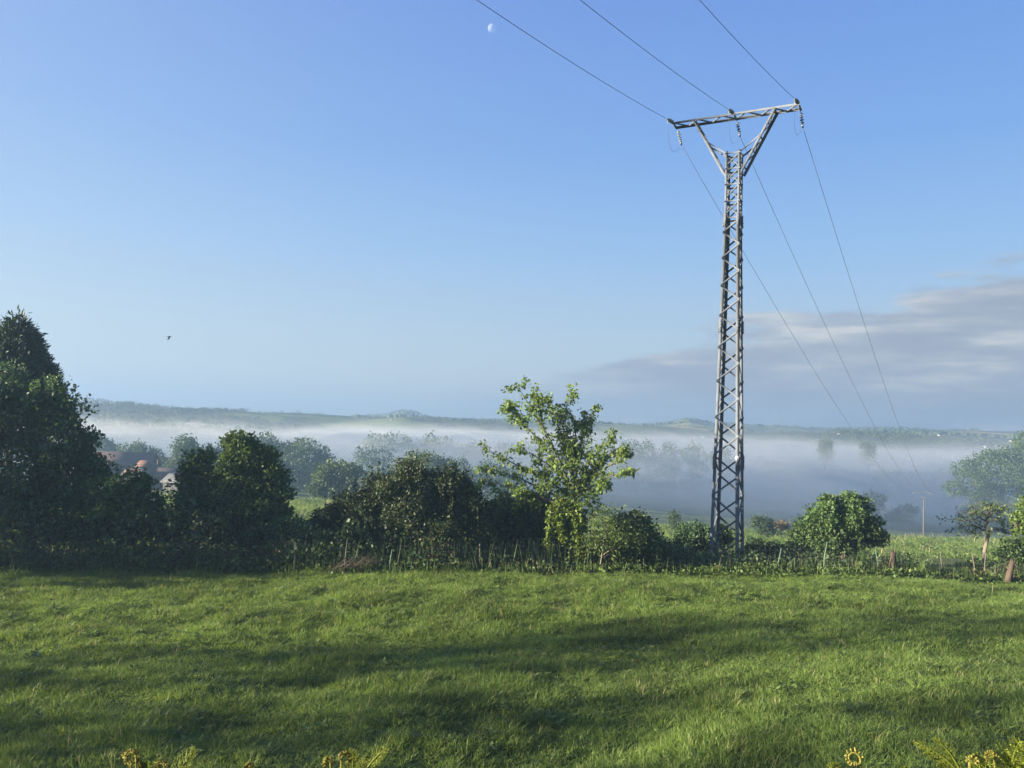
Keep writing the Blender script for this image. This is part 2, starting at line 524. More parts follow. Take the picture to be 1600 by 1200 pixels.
# moon: sunlit rock that only adds to the daylight in front of it
m, t = new_mat('moon_rock')
nz = N(t, 'ShaderNodeTexNoise', inp={'Scale': 0.022, 'Detail': 4.0})
tcn = N(t, 'ShaderNodeTexCoord'); t.links.new(tcn.outputs['Object'], nz.inputs['Vector'])
d_ = N(t, 'ShaderNodeBsdfDiffuse')
t.links.new(ramp(t, nz.outputs['Fac'], [(0.35, (0.03, 0.03, 0.032)), (0.65, (0.10, 0.10, 0.10))]), d_.inputs[0])
tr_ = N(t, 'ShaderNodeBsdfTransparent'); ad_ = N(t, 'ShaderNodeAddShader')
t.links.new(d_.outputs[0], ad_.inputs[0]); t.links.new(tr_.outputs[0], ad_.inputs[1])
gb_ = N(t, 'ShaderNodeNewGeometry'); mb_ = N(t, 'ShaderNodeMixShader')
t.links.new(gb_.outputs['Backfacing'], mb_.inputs[0]); t.links.new(ad_.outputs[0], mb_.inputs[1]); t.links.new(tr_.outputs[0], mb_.inputs[2])
finish(t, mb_.outputs[0])
MAT['moon'] = m

# ground: meadow close by, patchwork of fields and woods far off
m, t = new_mat('ground_cover')
g = N(t, 'ShaderNodeNewGeometry')
n1 = N(t, 'ShaderNodeTexNoise', inp={'Scale': 0.35, 'Detail': 6.0, 'Roughness': 0.65}); t.links.new(g.outputs['Position'], n1.inputs['Vector'])
n2 = N(t, 'ShaderNodeTexNoise', inp={'Scale': 6.0, 'Detail': 5.0, 'Roughness': 0.7}); t.links.new(g.outputs['Position'], n2.inputs['Vector'])
near_c = mixc(t, n2.outputs['Fac'], ramp(t, n1.outputs['Fac'], [(0.3, (0.040, 0.070, 0.016)), (0.5, (0.070, 0.105, 0.026)), (0.7, (0.110, 0.135, 0.042))]), (0.030, 0.045, 0.015, 1))
n4 = N(t, 'ShaderNodeTexNoise', inp={'Scale': 0.05, 'Detail': 7.0, 'Roughness': 0.65}); t.links.new(g.outputs['Position'], n4.inputs['Vector'])
mid_c = ramp(t, n4.outputs['Fac'], [(0.32, (0.045, 0.050, 0.024)), (0.45, (0.070, 0.085, 0.034)), (0.56, (0.095, 0.118, 0.044)), (0.68, (0.120, 0.118, 0.060))])
mpg = N(t, 'ShaderNodeMapping', inp={'Scale': (1.0, 0.55, 0.0), 'Rotation': (0, 0, 0.35)}); t.links.new(g.outputs['Position'], mpg.inputs[0])
vo = N(t, 'ShaderNodeTexVoronoi', inp={'Scale': 0.0085, 'Randomness': 0.9}); t.links.new(mpg.outputs[0], vo.inputs['Vector'])
sepv = N(t, 'ShaderNodeSeparateColor'); t.links.new(vo.outputs['Color'], sepv.inputs[0])
field_c = ramp(t, sepv.outputs[0], [(0.0, (0.040, 0.058, 0.028)), (0.36, (0.055, 0.080, 0.032)), (0.40, (0.080, 0.108, 0.040)), (0.62, (0.110, 0.140, 0.052)),
                                    (0.82, (0.15, 0.175, 0.070)), (0.93, (0.27, 0.22, 0.12)), (1.0, (0.24, 0.21, 0.12))], 'CONSTANT')
n3 = N(t, 'ShaderNodeTexNoise', inp={'Scale': 0.0019, 'Detail': 6.0, 'Roughness': 0.6}); t.links.new(g.outputs['Position'], n3.inputs['Vector'])
wood_f = N(t, 'ShaderNodeMapRange', inp={'From Min': 0.50, 'From Max': 0.53}); t.links.new(n3.outputs['Fac'], wood_f.inputs[0])
far_c = mixc(t, wood_f.outputs[0], field_c, (0.036, 0.055, 0.026, 1))
vl = N(t, 'ShaderNodeVectorMath', operation='LENGTH'); t.links.new(g.outputs['Position'], vl.inputs[0])
f1 = N(t, 'ShaderNodeMapRange', inp={'From Min': 24.0, 'From Max': 60.0}); t.links.new(vl.outputs['Value'], f1.inputs[0])
f2 = N(t, 'ShaderNodeMapRange', inp={'From Min': 350.0, 'From Max': 700.0}); t.links.new(vl.outputs['Value'], f2.inputs[0])
gc = mixc(t, f2.outputs[0], mixc(t, f1.outputs[0], near_c, mid_c), far_c)
p = N(t, 'ShaderNodeBsdfPrincipled', inp={'Roughness': 0.95, 'Specular IOR Level': 0.1}); t.links.new(gc, p.inputs['Base Color'])
bm_ = N(t, 'ShaderNodeBump', inp={'Strength': 0.5, 'Distance': 0.15}); t.links.new(n2.outputs['Fac'], bm_.inputs['Height']); t.links.new(bm_.outputs[0], p.inputs['Normal'])
finish(t, p.outputs[0])
MAT['ground'] = m


def volume_mat(name, density, col, aniso):
    m, t = new_mat(name)
    v = N(t, 'ShaderNodeVolumePrincipled', inp={'Density': density, 'Anisotropy': aniso})
    v.inputs['Color'].default_value = col + (1.0,)
    o = N(t, 'ShaderNodeOutputMaterial')
    t.links.new(v.outputs[0], o.inputs['Volume'])
    return m


# ------------------------------------------------------------------ ground
def build_ground():
    a_in = np.linspace(-0.95, 0.95, 520)
    a_out = np.linspace(0.95, 2 * math.pi - 0.95, 90)[1:-1]
    A = np.concatenate([a_in, a_out])
    rr = [0.5]
    while rr[-1] < 9200:
        rr.append(rr[-1] * (1.016 if rr[-1] < 40 else 1.024))
    rr = np.array(rr)
    X = rr[:, None] * np.sin(A)[None, :]; Y = rr[:, None] * np.cos(A)[None, :]
    Z = hgt(X, Y)
    Z = np.where(np.abs(A)[None, :] < 1.6, Z, Z * 1.0)
    na, nr = len(A), len(rr)
    v = np.stack([X, Y, Z], -1).reshape(-1, 3)
    i = np.arange(nr - 1)[:, None] * na; j = np.arange(na)[None, :]; j2 = (j + 1) % na
    q = np.stack([i + j2, i + j, i + na + j, i + na + j2], -1).reshape(-1, 4)
    mb = MB()
    v = np.vstack([v, [0, 0, float(hgt(0.0, 0.01))]])
    jj = np.arange(na); jn = (jj + 1) % na
    tt = np.stack([jj, jn, np.full(na, len(v) - 1)], 1)
    mb.add(v, q[:, ::-1], tt[:, ::-1])
    o = mb.build('ground', MAT['ground'], None, True)
    return tag(o, kind='structure')


build_ground()

# ------------------------------------------------------------------ air: haze box and valley fog
hz = MB(); hz.box((0, 2500, 60), (9500, 0, 0), (0, 9500, 0), (0, 0, 270))
tag(hz.build('haze', volume_mat('haze_air', HAZE_DENSITY, (0.20, 0.295, 0.45), 0.2)), kind='stuff')


def fog_layer(k, r0, r1, zt, amp, dens, a0, a1, seed, lx=70.0, ly=160.0):
    na, nr = 190, 90
    A = np.linspace(a0, a1, na)
    rr = np.geomspace(r0, r1, nr)
    X = rr[:, None] * np.sin(A)[None, :]; Y = rr[:, None] * np.cos(A)[None, :]
    Zt = zt + 5.0 * A[None, :] + amp * fbm(X / lx, Y / ly, seed, 4, 0.55) * 2.0 + 11.0 * fbm(X / 210.0 + 3.3, Y / 300.0, 777, 3)
    e = sstep(r0, r0 * 1.45, rr)[:, None] * (1 - sstep(r1 * 0.8, r1, rr))[:, None]
    ea = sstep(a0, a0 + 0.15, A)[None, :] * (1 - sstep(a1 - 0.15, a1, A))[None, :]
    zb = -85.0
    G = hgt(X, Y)
    low = np.minimum(G - 3.0, zt)
    Zt = low + (np.maximum(Zt, low) - low) * e * ea + 0.01
    v = np.vstack([np.stack([X, Y, Zt], -1).reshape(-1, 3), np.stack([X, Y, np.full_like(X, zb)], -1).reshape(-1, 3)])
    i = np.arange(nr - 1)[:, None] * na; j = np.arange(na - 1)[None, :]
    top = np.stack([i + j + 1, i + j, i + na + j, i + na + j + 1], -1).reshape(-1, 4)
    off = na * nr
    bot = top[:, ::-1] + off
    sides = []
    for jj in range(na - 1):
        sides.append((jj, jj + 1, jj + 1 + off, jj + off))
        b = (nr - 1) * na
        sides.append((b + jj + 1, b + jj, b + jj + off, b + jj + 1 + off))
    for ii in range(nr - 1):
        a_, b_ = ii * na, (ii + 1) * na
        sides.append((b_, a_, a_ + off, b_ + off))
        a_, b_ = ii * na + na - 1, (ii + 1) * na + na - 1
        sides.append((a_, b_, b_ + off, a_ + off))
    mb = MB(); mb.add(v, np.vstack([top, bot, np.array(sides)])[:, ::-1])
    return tag(mb.build('fog_bank', volume_mat('fog_air', dens, (0.968, 0.972, 0.972), 0.52), None, True), kind='stuff')


FOG = [  # r0, r1, top, amp, density, az range
    (380, 1500, -6.0, 11.0, 0.0003, -1.0, 0.12),
    (280, 1300, -10.0, 10.0, 0.0005, -1.0, 0.05),
    (190, 2400, 0.5, 10.0, 0.00016, -1.0, 1.0),
    (170, 2200, -2.0, 10.0, 0.00022, -1.0, 1.0),
    (160, 2000, -4.5, 10.0, 0.00035, -1.0, 1.0),
    (165, 1900, -7.0, 10.0, 0.0006, -1.0, 1.0),
    (170, 1800, -9.5, 10.0, 0.0009, -1.0, 1.0),
    (178, 1800, -12.0, 10.0, 0.0009, -1.0, 1.0),
    (186, 1800, -14.5, 9.0, 0.0009, -1.0, 1.0),
    (194, 1700, -17.0, 8.0, 0.0009, -1.0, 1.0),
    (202, 1700, -20.0, 7.0, 0.0010, -1.0, 1.0),
    (212, 1600, -23.0, 6.0, 0.0011, -1.0, 1.0),
    (225, 1600, -26.0, 5.0, 0.0012, -1.0, 1.0),
]
mist = MB(); th_ = np.linspace(0, 2 * math.pi, 49)[:-1]
ring = np.stack([np.sin(th_), np.cos(th_)], 1)
mv = []
for rr_, zz_ in ((260, -60), (260, -8), (200, 4), (140, 9), (60, 12), (0.5, 13)):
    mv.append(np.column_stack([ring[:, 0] * rr_, ring[:, 1] * rr_ + 20, np.full(48, float(zz_))]))
mq = [(i * 48 + j, i * 48 + (j + 1) % 48, (i + 1) * 48 + (j + 1) % 48, (i + 1) * 48 + j) for i in range(5) for j in range(48)]
mq = np.array(mq)[:, ::-1]
mv = np.vstack(mv + [np.array([[0, 20, 13.0], [0, 20, -60.0]])])
mt = [(240 + (j + 1) % 48, 240 + j, 288) for j in range(48)] + [(j, (j + 1) % 48, 289) for j in range(48)]
mist.add(mv, mq, np.array(mt))
tag(mist.build('ground_mist', volume_mat('mist_air', MIST_DENSITY, (0.19, 0.30, 0.43), 0.2)), kind='stuff')
for k, a_ in enumerate(FOG):
    fog_layer(k, a_[0], a_[1], a_[2], a_[3], a_[4], a_[5], a_[6], 100 + 7 * k)


# ------------------------------------------------------------------ vegetation
def unit(v):
    return v / (np.linalg.norm(v, axis=-1, keepdims=True) + 1e-9)


def rand_dir(n):
    return unit(rng.normal(size=(n, 3)))


def leafy(mb, centers, per, spread, L, wr=0.32, droop=0.2, outward=None, jitter=0.6, up=0.5):
    """per leaves around each centre; spread may be a number or a 3-vector."""
    n = len(centers)
    P = np.repeat(centers, per, axis=0) + rng.normal(size=(n * per, 3)) * np.asarray(spread)
    A = rand_dir(len(P)); A[:, 2] -= droop
    if outward is not None:
        A = A + 0.9 * np.repeat(outward, per, axis=0)
    A = unit(A)
    Nn = rand_dir(len(P)) * 0.8; Nn[:, 2] += up
    Nn = unit(Nn - A * np.sum(Nn * A, axis=1, keepdims=True))
    l = L * (1 + jitter * (rng.random(len(P)) * 2 - 1))
    mb.leaves(P, A, Nn, l, l * wr)


def lobe_points(lobes, n, inner=0.55, flat=0.0):
    """Points on and under the surface of a union of ellipsoids (centre, radii)."""
    C = np.array([l[0] for l in lobes], float); Rr = np.array([l[1] for l in lobes], float)
    w = (Rr[:, 0] * Rr[:, 2] + Rr[:, 0] * Rr[:, 1] + Rr[:, 1] * Rr[:, 2]); w = w / w.sum()
    out = []; outd = []
    while sum(len(o) for o in out) < n:
        k = rng.choice(len(C), size=n, p=w)
        d = rand_dir(n)
        f = inner + (1 - inner) * np.sqrt(rng.random(n))
        f = f * (1 + 0.16 * fbm(d[:, 0] * 3 + k * 5.1, d[:, 2] * 3 + d[:, 1] * 2, 71, 3))
        p = C[k] + Rr[k] * d * f[:, None]
        q = np.sqrt((((p[:, None, :] - C[None]) / Rr[None]) ** 2).sum(-1))
        q[np.arange(n), k] = 9
        ok = q.min(1) > 0.62
        out.append(p[ok]); outd.append(d[ok])
    return np.vstack(out)[:n], np.vstack(outd)[:n]


def lumpy(lobes, k=9, s=0.40):
    """Adds smaller lobes over the surface of each, so that a crown is made of boughs."""
    out = [(np.asarray(c), tuple(np.asarray(r) * 0.76)) for c, r in lobes]
    for c, r in lobes:
        r = np.asarray(r)
        for d in rand_dir(k):
            if d[2] < -0.55:
                continue
            q = s * rng.uniform(0.7, 1.25)
            out.append((np.asarray(c) + d * r * 0.82, tuple(np.full(3, r.min()) * q * np.array([1.1, 1.1, 0.85]))))
    return out


def px_lobes(spec, y, thick=0.85, jit=0.15):
    """[(px, py, r_px x, r_px z)] at depth y -> ellipsoids in metres."""
    res = []
    for s in spec:
        dy = s[4] if len(s) > 4 else 0.0
        c = W(s[0], s[1], y + dy)
        k = (y + dy) / F
        rx, rz = s[2] * k, s[3] * k
        res.append((c, (rx, max(rx, rz) * thick if len(s) < 6 else s[5], rz)))
    return res


def branch_to(mb, p0, p1, r0, r1, sag=0.0, n=6, sides=5):
    p0 = np.asarray(p0, float); p1 = np.asarray(p1, float)
    tt = np.linspace(0, 1, n)[:, None]
    L = np.linalg.norm(p1 - p0)
    pts = p0 + (p1 - p0) * tt
    pts[:, 2] += np.sin(tt[:, 0] * math.pi) * sag * L
    pts[1:-1] += rng.normal(size=(n - 2, 3)) * 0.035 * L
    mb.tube(pts, np.linspace(r0, r1, n), sides, wob=0.15)
    return pts


def plant(name, label, cat, base, lobes, nclump, per, spread, L, leaf, bark, trunk_r=0.12, nlimb=6, trunk_top=None,
          group=None, droop=0.2, wr=0.32, inner=0.55, up=0.5, extra=None, stems=0, limb_name='limb', out=0.5):
    """A tree or shrub: trunk (or stems), limbs and a crown of leaves."""
    base = np.asarray(base, float)
    o = thing(name, base, label, cat, group)
    cen = np.mean([l[0] for l in lobes], axis=0)
    if trunk_top is None:
        trunk_top = cen - np.array([0, 0, 0.2 * (cen[2] - base[2])])
    trunk_top = np.asarray(trunk_top, float)
    if stems:
        for k in range(stems):
            l = lobes[k % len(lobes)]
            mb = MB()
            b = base + np.array([rng.normal() * trunk_r * 3, rng.normal() * trunk_r * 3, -0.1])
            branch_to(mb, b, l[0] + rng.normal(size=3) * 0.3 * np.array(l[1]), trunk_r, trunk_r * 0.25, 0.05)
            mb.build('stem', bark, o, True)
    else:
        mb = MB()
        tt = np.linspace(0, 1, 7)[:, None]
        pts = base + np.array([0, 0, -0.15]) + (trunk_top - base) * tt
        pts[1:-1, :2] += rng.normal(size=(5, 2)) * trunk_r * 0.35
        mb.tube(pts, np.linspace(trunk_r * 1.25, trunk_r * 0.6, 7), 8, wob=0.12)
        mb.build('trunk', bark, o, True)
        for k in range(nlimb):
            l = lobes[k % len(lobes)]
            mb = MB()
            s0 = pts[3 + k % 3]
            e = l[0] + rng.normal(size=3) * 0.35 * np.array(l[1])
            br = branch_to(mb, s0, e, trunk_r * 0.55, trunk_r * 0.15, 0.08)
            for q in range(3):
                e2 = l[0] + rand_dir(1)[0] * np.array(l[1]) * 0.8
                branch_to(mb, br[2 + q], e2, trunk_r * 0.22, trunk_r * 0.06, 0.05, 5, 4)
            mb.build(limb_name, bark, o, True)
    C, D = lobe_points(lumpy(lobes), nclump, inner)
    C[:, 2] = np.maximum(C[:, 2], base[2] + 0.05)
    mb = MB()
    leafy(mb, C, per, spread, L, wr, droop, D * out, up=up)
    if extra is not None:
        extra(mb, lobes)
    mb.build('crown', leaf, o)
    return o


def gnd(p):
    return np.array([p[0], p[1], float(hgt(p[0], p[1]))])


# ---- far things first: hills' woods, farmhouses
def ico(sub=1):
    import bmesh
    bm = bmesh.new(); bmesh.ops.create_icosphere(bm, subdivisions=sub, radius=1.0)
    v = np.array([x.co[:] for x in bm.verts]); f = np.array([[q.index for q in fc.verts] for fc in bm.faces])
    bm.free()
    return v, f


IV, IF = ico(1)


def blob(mb, c, rx, ry, rz):
    s = 1 + 0.35 * fbm(IV[:, 0] * 1.7 + c[0], IV[:, 2] * 1.7 + IV[:, 1] * 1.3 + c[1], 5, 2)
    mb.add(np.asarray(c) + IV * s[:, None] * np.array([rx, ry, rz]), None, IF)


def far_woods():
    mb = MB(); lmb = MB()
    n = 0
    for _ in range(90000):
        a = rng.uniform(-0.68, 0.68); r = 850 * (RIDGE / 850) ** rng.random()
        x, y = r * math.sin(a), r * math.cos(a)
        big = float(fbm(x / 420.0, y / 300.0, 77, 3))
        hed = abs(float(vnoise(x / 150.0, y / 110.0, 91)))
        if big > 0.13 or (hed < 0.012 and r < 4000):
            z = float(hgt(x, y))
            h = rng.uniform(6, 13) * (1.0 if big > 0.13 else 0.55)
            w = rng.uniform(4, 8) * (1.0 + r / 5000)
            if r < 2400:
                k_ = 26 if big > 0.13 else 14
                d_ = rand_dir(k_)
                C_ = np.array([x, y, z + h * 0.45]) + d_ * np.array([w, w, h * 0.55]) * (0.5 + 0.5 * rng.random((k_, 1)))
                leafy(lmb, C_, 2, 0.7, 2.2, 0.45, 0.1, d_ * 0.4)
            else:
                blob(mb, (x, y, z + h * 0.35), w, w, h * 0.75)
            n += 1
            if n > 11000:
                break
    for x0, x1, h in ((1186, 1197, 13), (1205, 1232, 14), (1268, 1300, 9), (1308, 1332, 11), (1489, 1500, 12), (1516, 1529, 15), (447, 486, 14), (552, 580, 10), (612, 655, 11),
                      (118, 165, 12), (690, 700, 12), (1400, 1425, 8)):
        for k in range(int((x1 - x0) / 1.3) + 2):
            px = rng.uniform(x0, x1)
            w = W(px, 660, 1.0)
            a = math.atan2(w[0], 1.0); r = RIDGE - rng.uniform(0, 120)
            x, y = r * math.sin(a), r * math.cos(a)
            blob(mb, (x, y, float(hgt(x, y)) + h * 0.4), rng.uniform(7, 12), 9, h * rng.uniform(0.7, 1.1))
    tag(mb.build('far_woodland', MAT['far_wood'], None, True), kind='stuff')
    tag(lmb.build('hillside_woodland', MAT['far_wood'], None), kind='stuff')


far_woods()


def leaf_wood(name, mat, spec, L, per_tree):
    """A far wood that reads as one mass: crowns of leaf clumps side by side."""
    mb = MB()
    for px0, px1, y0, y1, n, h0, h1 in spec:
        for _ in range(n):
            y = rng.uniform(y0, y1)
            b = on(rng.uniform(px0, px1), y)
            h = rng.uniform(h0, h1); w = h * rng.uniform(0.28, 0.42)
            lob = [(b + np.array([0, 0, h * 0.58]), (w, w, h * 0.45)), (b + np.array([rng.normal() * w * .6, rng.normal() * w * .6, h * 0.4]), (w, w, h * 0.35))]
            C, D = lobe_points(lob, per_tree, 0.5)
            leafy(mb, C, 3, L * 0.5, L * rng.uniform(0.85, 1.15), 0.42, 0.1, D * 0.5)
            mb.tube([b - [0, 0, 1], b + [0, 0, h * 0.5]], [h * 0.03, h * 0.02], 5, False)
    return tag(mb.build(name, mat), kind='stuff')


leaf_wood('distant_wood', MAT['far_leaf'], [(560, 800, 560, 760, 40, 16, 24), (780, 1000, 600, 800, 34, 18, 26), (1120, 1290, 700, 900, 26, 18, 26),
                                           (1370, 1540, 480, 620, 30, 15, 22), (1290, 1400, 620, 780, 14, 12, 18), (150, 420, 900, 1200, 30, 14, 22)], 1.5, 130)

FARM = [(995, 686, 1), (1051, 680, 0), (1085, 684, 0), (1098, 684, 1), (1345, 672, 1), (1311, 679, 0), (1444, 677, 0), (1467, 681, 0), (1483, 678, 1),
        (1394, 701, 1), (1402, 702, 0), (1540, 699, 1), (1580, 690, 0), (612, 657, 1)]
FARM_LABEL = ['tiny white farmhouse far off, just right of the cherry tree', 'tiny white house on the far hillside between cherry tree and pylon',
              'left of two tiny white houses close left of the pylon', 'right of two tiny white houses, close beside the pylon leg',
              'tiny white house on the skyline below the middle cable', 'tiny white house on far field below the leftmost far cable',
              'tiny pale house far off under the skyline, right of the rightmost cable', 'tiny pale house lowest of the far hamlet at right',
              'tiny pale house of the far hamlet nearest the right end of the skyline', 'tiny white barn above the fog, left of its neighbour',
              'tiny white barn above the fog, right of its neighbour', 'tiny white house just above the big hazy tree at right',
              'tiny pale house over the crown of the big hazy tree', 'tiny white house on the dark hill behind the round bush']
for (px, py, big), lab in zip(FARM, FARM_LABEL):
    p = hit(px, py, 500)
    r = math.hypot(p[0], p[1])
    k = r / F
    w, dpt, hh = (3.6 if big else 2.6) * k * 0.5, 5.0, 1.3 * k
    o = thing('farmhouse', p, lab, 'house', 'white farmhouses on the far hills')
    mb = MB(); mb.box((0, 0, hh * 0.4), (w, 0, 0), (0, dpt, 0), (0, 0, hh * 0.6)); mb.build('wall', MAT['white_wall'], o, origin=(0, 0, 0))
    mb = MB()
    mb.add([(-w * 1.05, -dpt * 1.1, hh), (w * 1.05, -dpt * 1.1, hh), (w * 1.05, dpt * 1.1, hh), (-w * 1.05, dpt * 1.1, hh), (-w * 1.05, 0, hh + 2.0), (w * 1.05, 0, hh + 2.0)],
           [(0, 1, 5, 4), (2, 3, 4, 5), (0, 3, 2, 1)], [(0, 4, 3), (1, 2, 5)])
    mb.build('roof', MAT['tile_roof'] if not big else MAT['slate_roof'], o, origin=(0, 0, 0))


# ---- trees standing in the fog
def fog_tree(label, px, y, spec, L, nclump, per=4, leaf='far_leaf', name='hazy_tree', cat='tree', group='trees in the morning fog', tr=0.35, spread=None, skirt=True):
    b = on(px, y)
    lob = px_lobes(spec, y)
    zl = min(l[0][2] - l[1][2] * 0.5 for l in lob)
    if skirt and zl - b[2] > 1.0:
        for l in list(lob):
            zm = (zl + b[2]) / 2
            lob.append((np.array([l[0][0] + rng.normal() * 0.3, l[0][1], zm]), (l[1][0] * 0.85, l[1][1] * 0.85, (zl - b[2]) * 0.62)))
        nclump = int(nclump * 1.5)
    L = L * 0.72; nclump = int(nclump * 1.7)
    return plant(name, label, cat, b, lob, nclump, per, L * 0.9 if spread is None else spread, L, MAT[leaf], MAT['bark'], tr, 5, group=group, inner=0.5)


FT = fog_tree
FT('grey rounded tree in fog above the barn roof', 158, 170, [(160, 700, 22, 20), (172, 708, 14, 14)], 0.55, 700)
FT('hazy broad tree behind the orange tiled roof', 222, 145, [(215, 712, 24, 20), (242, 716, 18, 18), (205, 722, 18, 14)], 0.5, 900)
FT('soft green hazy tree right of the orange tiled roof', 288, 125, [(292, 712, 26, 26), (275, 728, 20, 20), (320, 715, 22, 24), (296, 700, 12, 16)], 0.45, 1100)
FT('dark hazy tree behind the oak, left half of a joined pair', 385, 150, [(400, 715, 42, 34), (365, 722, 34, 28), (425, 725, 30, 32)], 0.55, 1400)
FT('dark rounded hazy tree right half of the joined pair', 480, 150, [(478, 722, 40, 36), (455, 715, 30, 30), (500, 735, 22, 26), (465, 745, 40, 20)], 0.55, 1400)
FT('pale airy tree fading into fog above the white mist streak', 588, 210, [(600, 712, 18, 20), (578, 718, 16, 18), (562, 712, 8, 18), (590, 730, 26, 18)], 0.6, 500)
FT('light green hazy tree behind the left end of the round bush', 525, 100, [(528, 738, 26, 18), (505, 745, 20, 14), (548, 742, 18, 16)], 0.4, 1000)
FT('rounded hazy tree peeping over the top of the round bush', 668, 130, [(668, 727, 40, 24), (640, 735, 22, 18), (696, 732, 20, 18)], 0.45, 1100)
FT('low grey tree in fog right of the round bush', 735, 190, [(722, 738, 18, 22), (748, 745, 22, 18), (775, 738, 22, 20), (800, 745, 20, 18)], 0.6, 900)
for lab, px, y, sp in (
        ('tall hazy tree close right of the cherry tree', 985, 430, [(985, 712, 16, 24), (975, 730, 16, 20)]),
        ('tall hazy tree second from the cherry tree', 1015, 440, [(1012, 708, 18, 22), (1020, 732, 18, 22)]),
        ('pale hazy tree midway between cherry tree and pylon', 1045, 455, [(1045, 708, 18, 20), (1050, 730, 18, 22)]),
        ('hazy tree just left of the pylon', 1080, 470, [(1080, 712, 18, 20), (1090, 732, 20, 20)]),
        ('hazy tree behind the pylon', 1125, 490, [(1122, 714, 20, 18), (1135, 732, 18, 18)]),
        ('dark tree standing out of the fog, left of a similar one', 1290, 560, [(1290, 690, 8, 5), (1284, 694, 8, 6), (1297, 694, 7, 6), (1290, 699, 12, 7), (1286, 708, 10, 8), (1295, 709, 9, 8), (1290, 719, 10, 8)]),
        ('dark tree standing out of the fog, right of a similar one', 1356, 600, [(1352, 695, 8, 6), (1361, 696, 8, 6), (1356, 702, 12, 7), (1352, 711, 9, 8), (1361, 711, 9, 8), (1356, 721, 10, 8)])):
    FT(lab, px, y, sp, 1.1, 420, 4, tr=0.45, skirt=y < 500)
FT('big rounded tree half lost in fog at the right edge', 1560, 210, [(1560, 740, 62, 46), (1520, 752, 36, 36), (1600, 722, 56, 40), (1640, 735, 70, 56), (1580, 780, 70, 34), (1536, 725, 28, 24)], 0.62, 4200, 5, tr=0.6)
FT('faint pointed tree in thick fog right of the green bush', 1362, 235, [(1362, 792, 20, 22), (1352, 804, 20, 14)], 0.55, 500)
FT('faint low tree in thick fog left of the far pylon', 1412, 245, [(1414, 800, 20, 14), (1396, 806, 16, 10)], 0.55, 400)
FT('small round bush at the fog edge right of the pylon', 1192, 78, [(1192, 816, 15, 11)], 0.22, 420, name='hazy_bush', cat='bush', group='small bushes at the fog edge', tr=0.06)
FT('small twiggy bush on the fog edge left of the pylon', 1050, 80, [(1050, 806, 6, 10), (1054, 812, 9, 7)], 0.2, 160, name='hazy_bush', cat='bush', group='small bushes at the fog edge', tr=0.05)
FT('brownish low bush right of the round bush at the fog edge', 1225, 80, [(1222, 822, 16, 6), (1205, 824, 10, 5)], 0.2, 260, leaf='dry_leaf', name='hazy_bush', cat='bush', group='small bushes at the fog edge', tr=0.05)


# ---- barn, shed
def gable(mbw, mbr, c, ax, half_l, half_w, h, rise, over=0.3):
    """Gabled block: walls into mbw, roof slabs into mbr; ridge along ax."""
    ax = np.array([ax[0], ax[1], 0.0]); ax /= np.linalg.norm(ax); ay = np.array([-ax[1], ax[0], 0.0]); up_ = np.array([0, 0, 1.0]); c = np.asarray(c, float)
    mbw.box(c + up_ * (h * 0.5 - 0.5), ax * half_l, ay * half_w, up_ * (h * 0.5 + 0.5))
    for sgn in (-1, 1):
        e = c + ax * half_l * sgn
        mbw.add([e + ay * half_w + up_ * h, e - ay * half_w + up_ * h, e + up_ * (h + rise)], None, [(0, 1, 2)])
        # roof slab with thickness
        k = over / half_w
        lo = ay * sgn * half_w * (1 + k) + up_ * (h - rise * k + 0.02); hi = up_ * (h + rise + 0.02)
        v = []
        for dz in (0.0, 0.16):
            for s2 in (-1, 1):
                v += [c + ax * (half_l + over) * s2 + lo + up_ * dz, c + ax * (half_l + over) * s2 + hi + up_ * dz]
        mbr.add(v, [(0, 1, 3, 2), (4, 6, 7, 5), (0, 2, 6, 4), (1, 5, 7, 3), (0, 4, 5, 1), (2, 3, 7, 6)])


b0 = on(200, 112)
o = thing('barn', b0, 'long brown roofed barn with a small orange tiled lean-to, behind the left trees', 'barn')
zr = W(190, 708, 112)[2]
mw, mr_ = MB(), MB(); gable(mw, mr_, (b0[0] - 2.6, 112, b0[2]), (1, 0.25), 5.6, 4.2, zr - b0[2] - 1.9, 1.9)
mw.build('wall', MAT['barn_wall'], o); mr_.build('roof', MAT['barn_roof'], o)
c2 = W(252, 735, 110)
mw, mr_ = MB(), MB(); gable(mw, mr_, (c2[0] + 0.4, 110, b0[2]), (1, 0.2), 4.6, 2.8, W(260, 733, 110)[2] - b0[2] - 0.9, 0.9)
mw.build('annexe_wall', MAT['barn_wall'], o); mr_.build('annexe_roof', MAT['barn_roof'], o)
a0, a1 = W(219, 719, 107), W(240, 719, 107)
mb = MB(); mb.add([a0, a1, a1 + [0.1, -1.6, -0.75], a0 + [0.0, -1.6, -0.75], a0 - [0, 0, .14], a1 - [0, 0, .14], a1 + [0.1, -1.6, -0.89], a0 + [0, -1.6, -0.89]],
                  [(3, 2, 1, 0), (4, 5, 6, 7), (0, 1, 5, 4), (1, 2, 6, 5), (2, 3, 7, 6), (3, 0, 4, 7)])
mb.build('lean_to_roof', MAT['tile_roof'], o)
mb = MB(); mid_ = (a0 + a1) / 2; mb.box((mid_[0], mid_[1] - 0.1, (mid_[2] - 0.2 + b0[2]) / 2), (a1[0] - a0[0]) * 0.48 * np.array([1, 0, 0]), (0, 1.2, 0), (0, 0, (mid_[2] - 0.9 - b0[2]) / 2)); mb.build('lean_to_wall', MAT['barn_wall'], o)
c3 = W(300, 742, 104)
mw, mr_ = MB(), MB(); b3 = on(300, 104)
o = thing('stone_shed', b3, 'low grey stone shed with dark slate roof, right of the orange roof', 'shed')
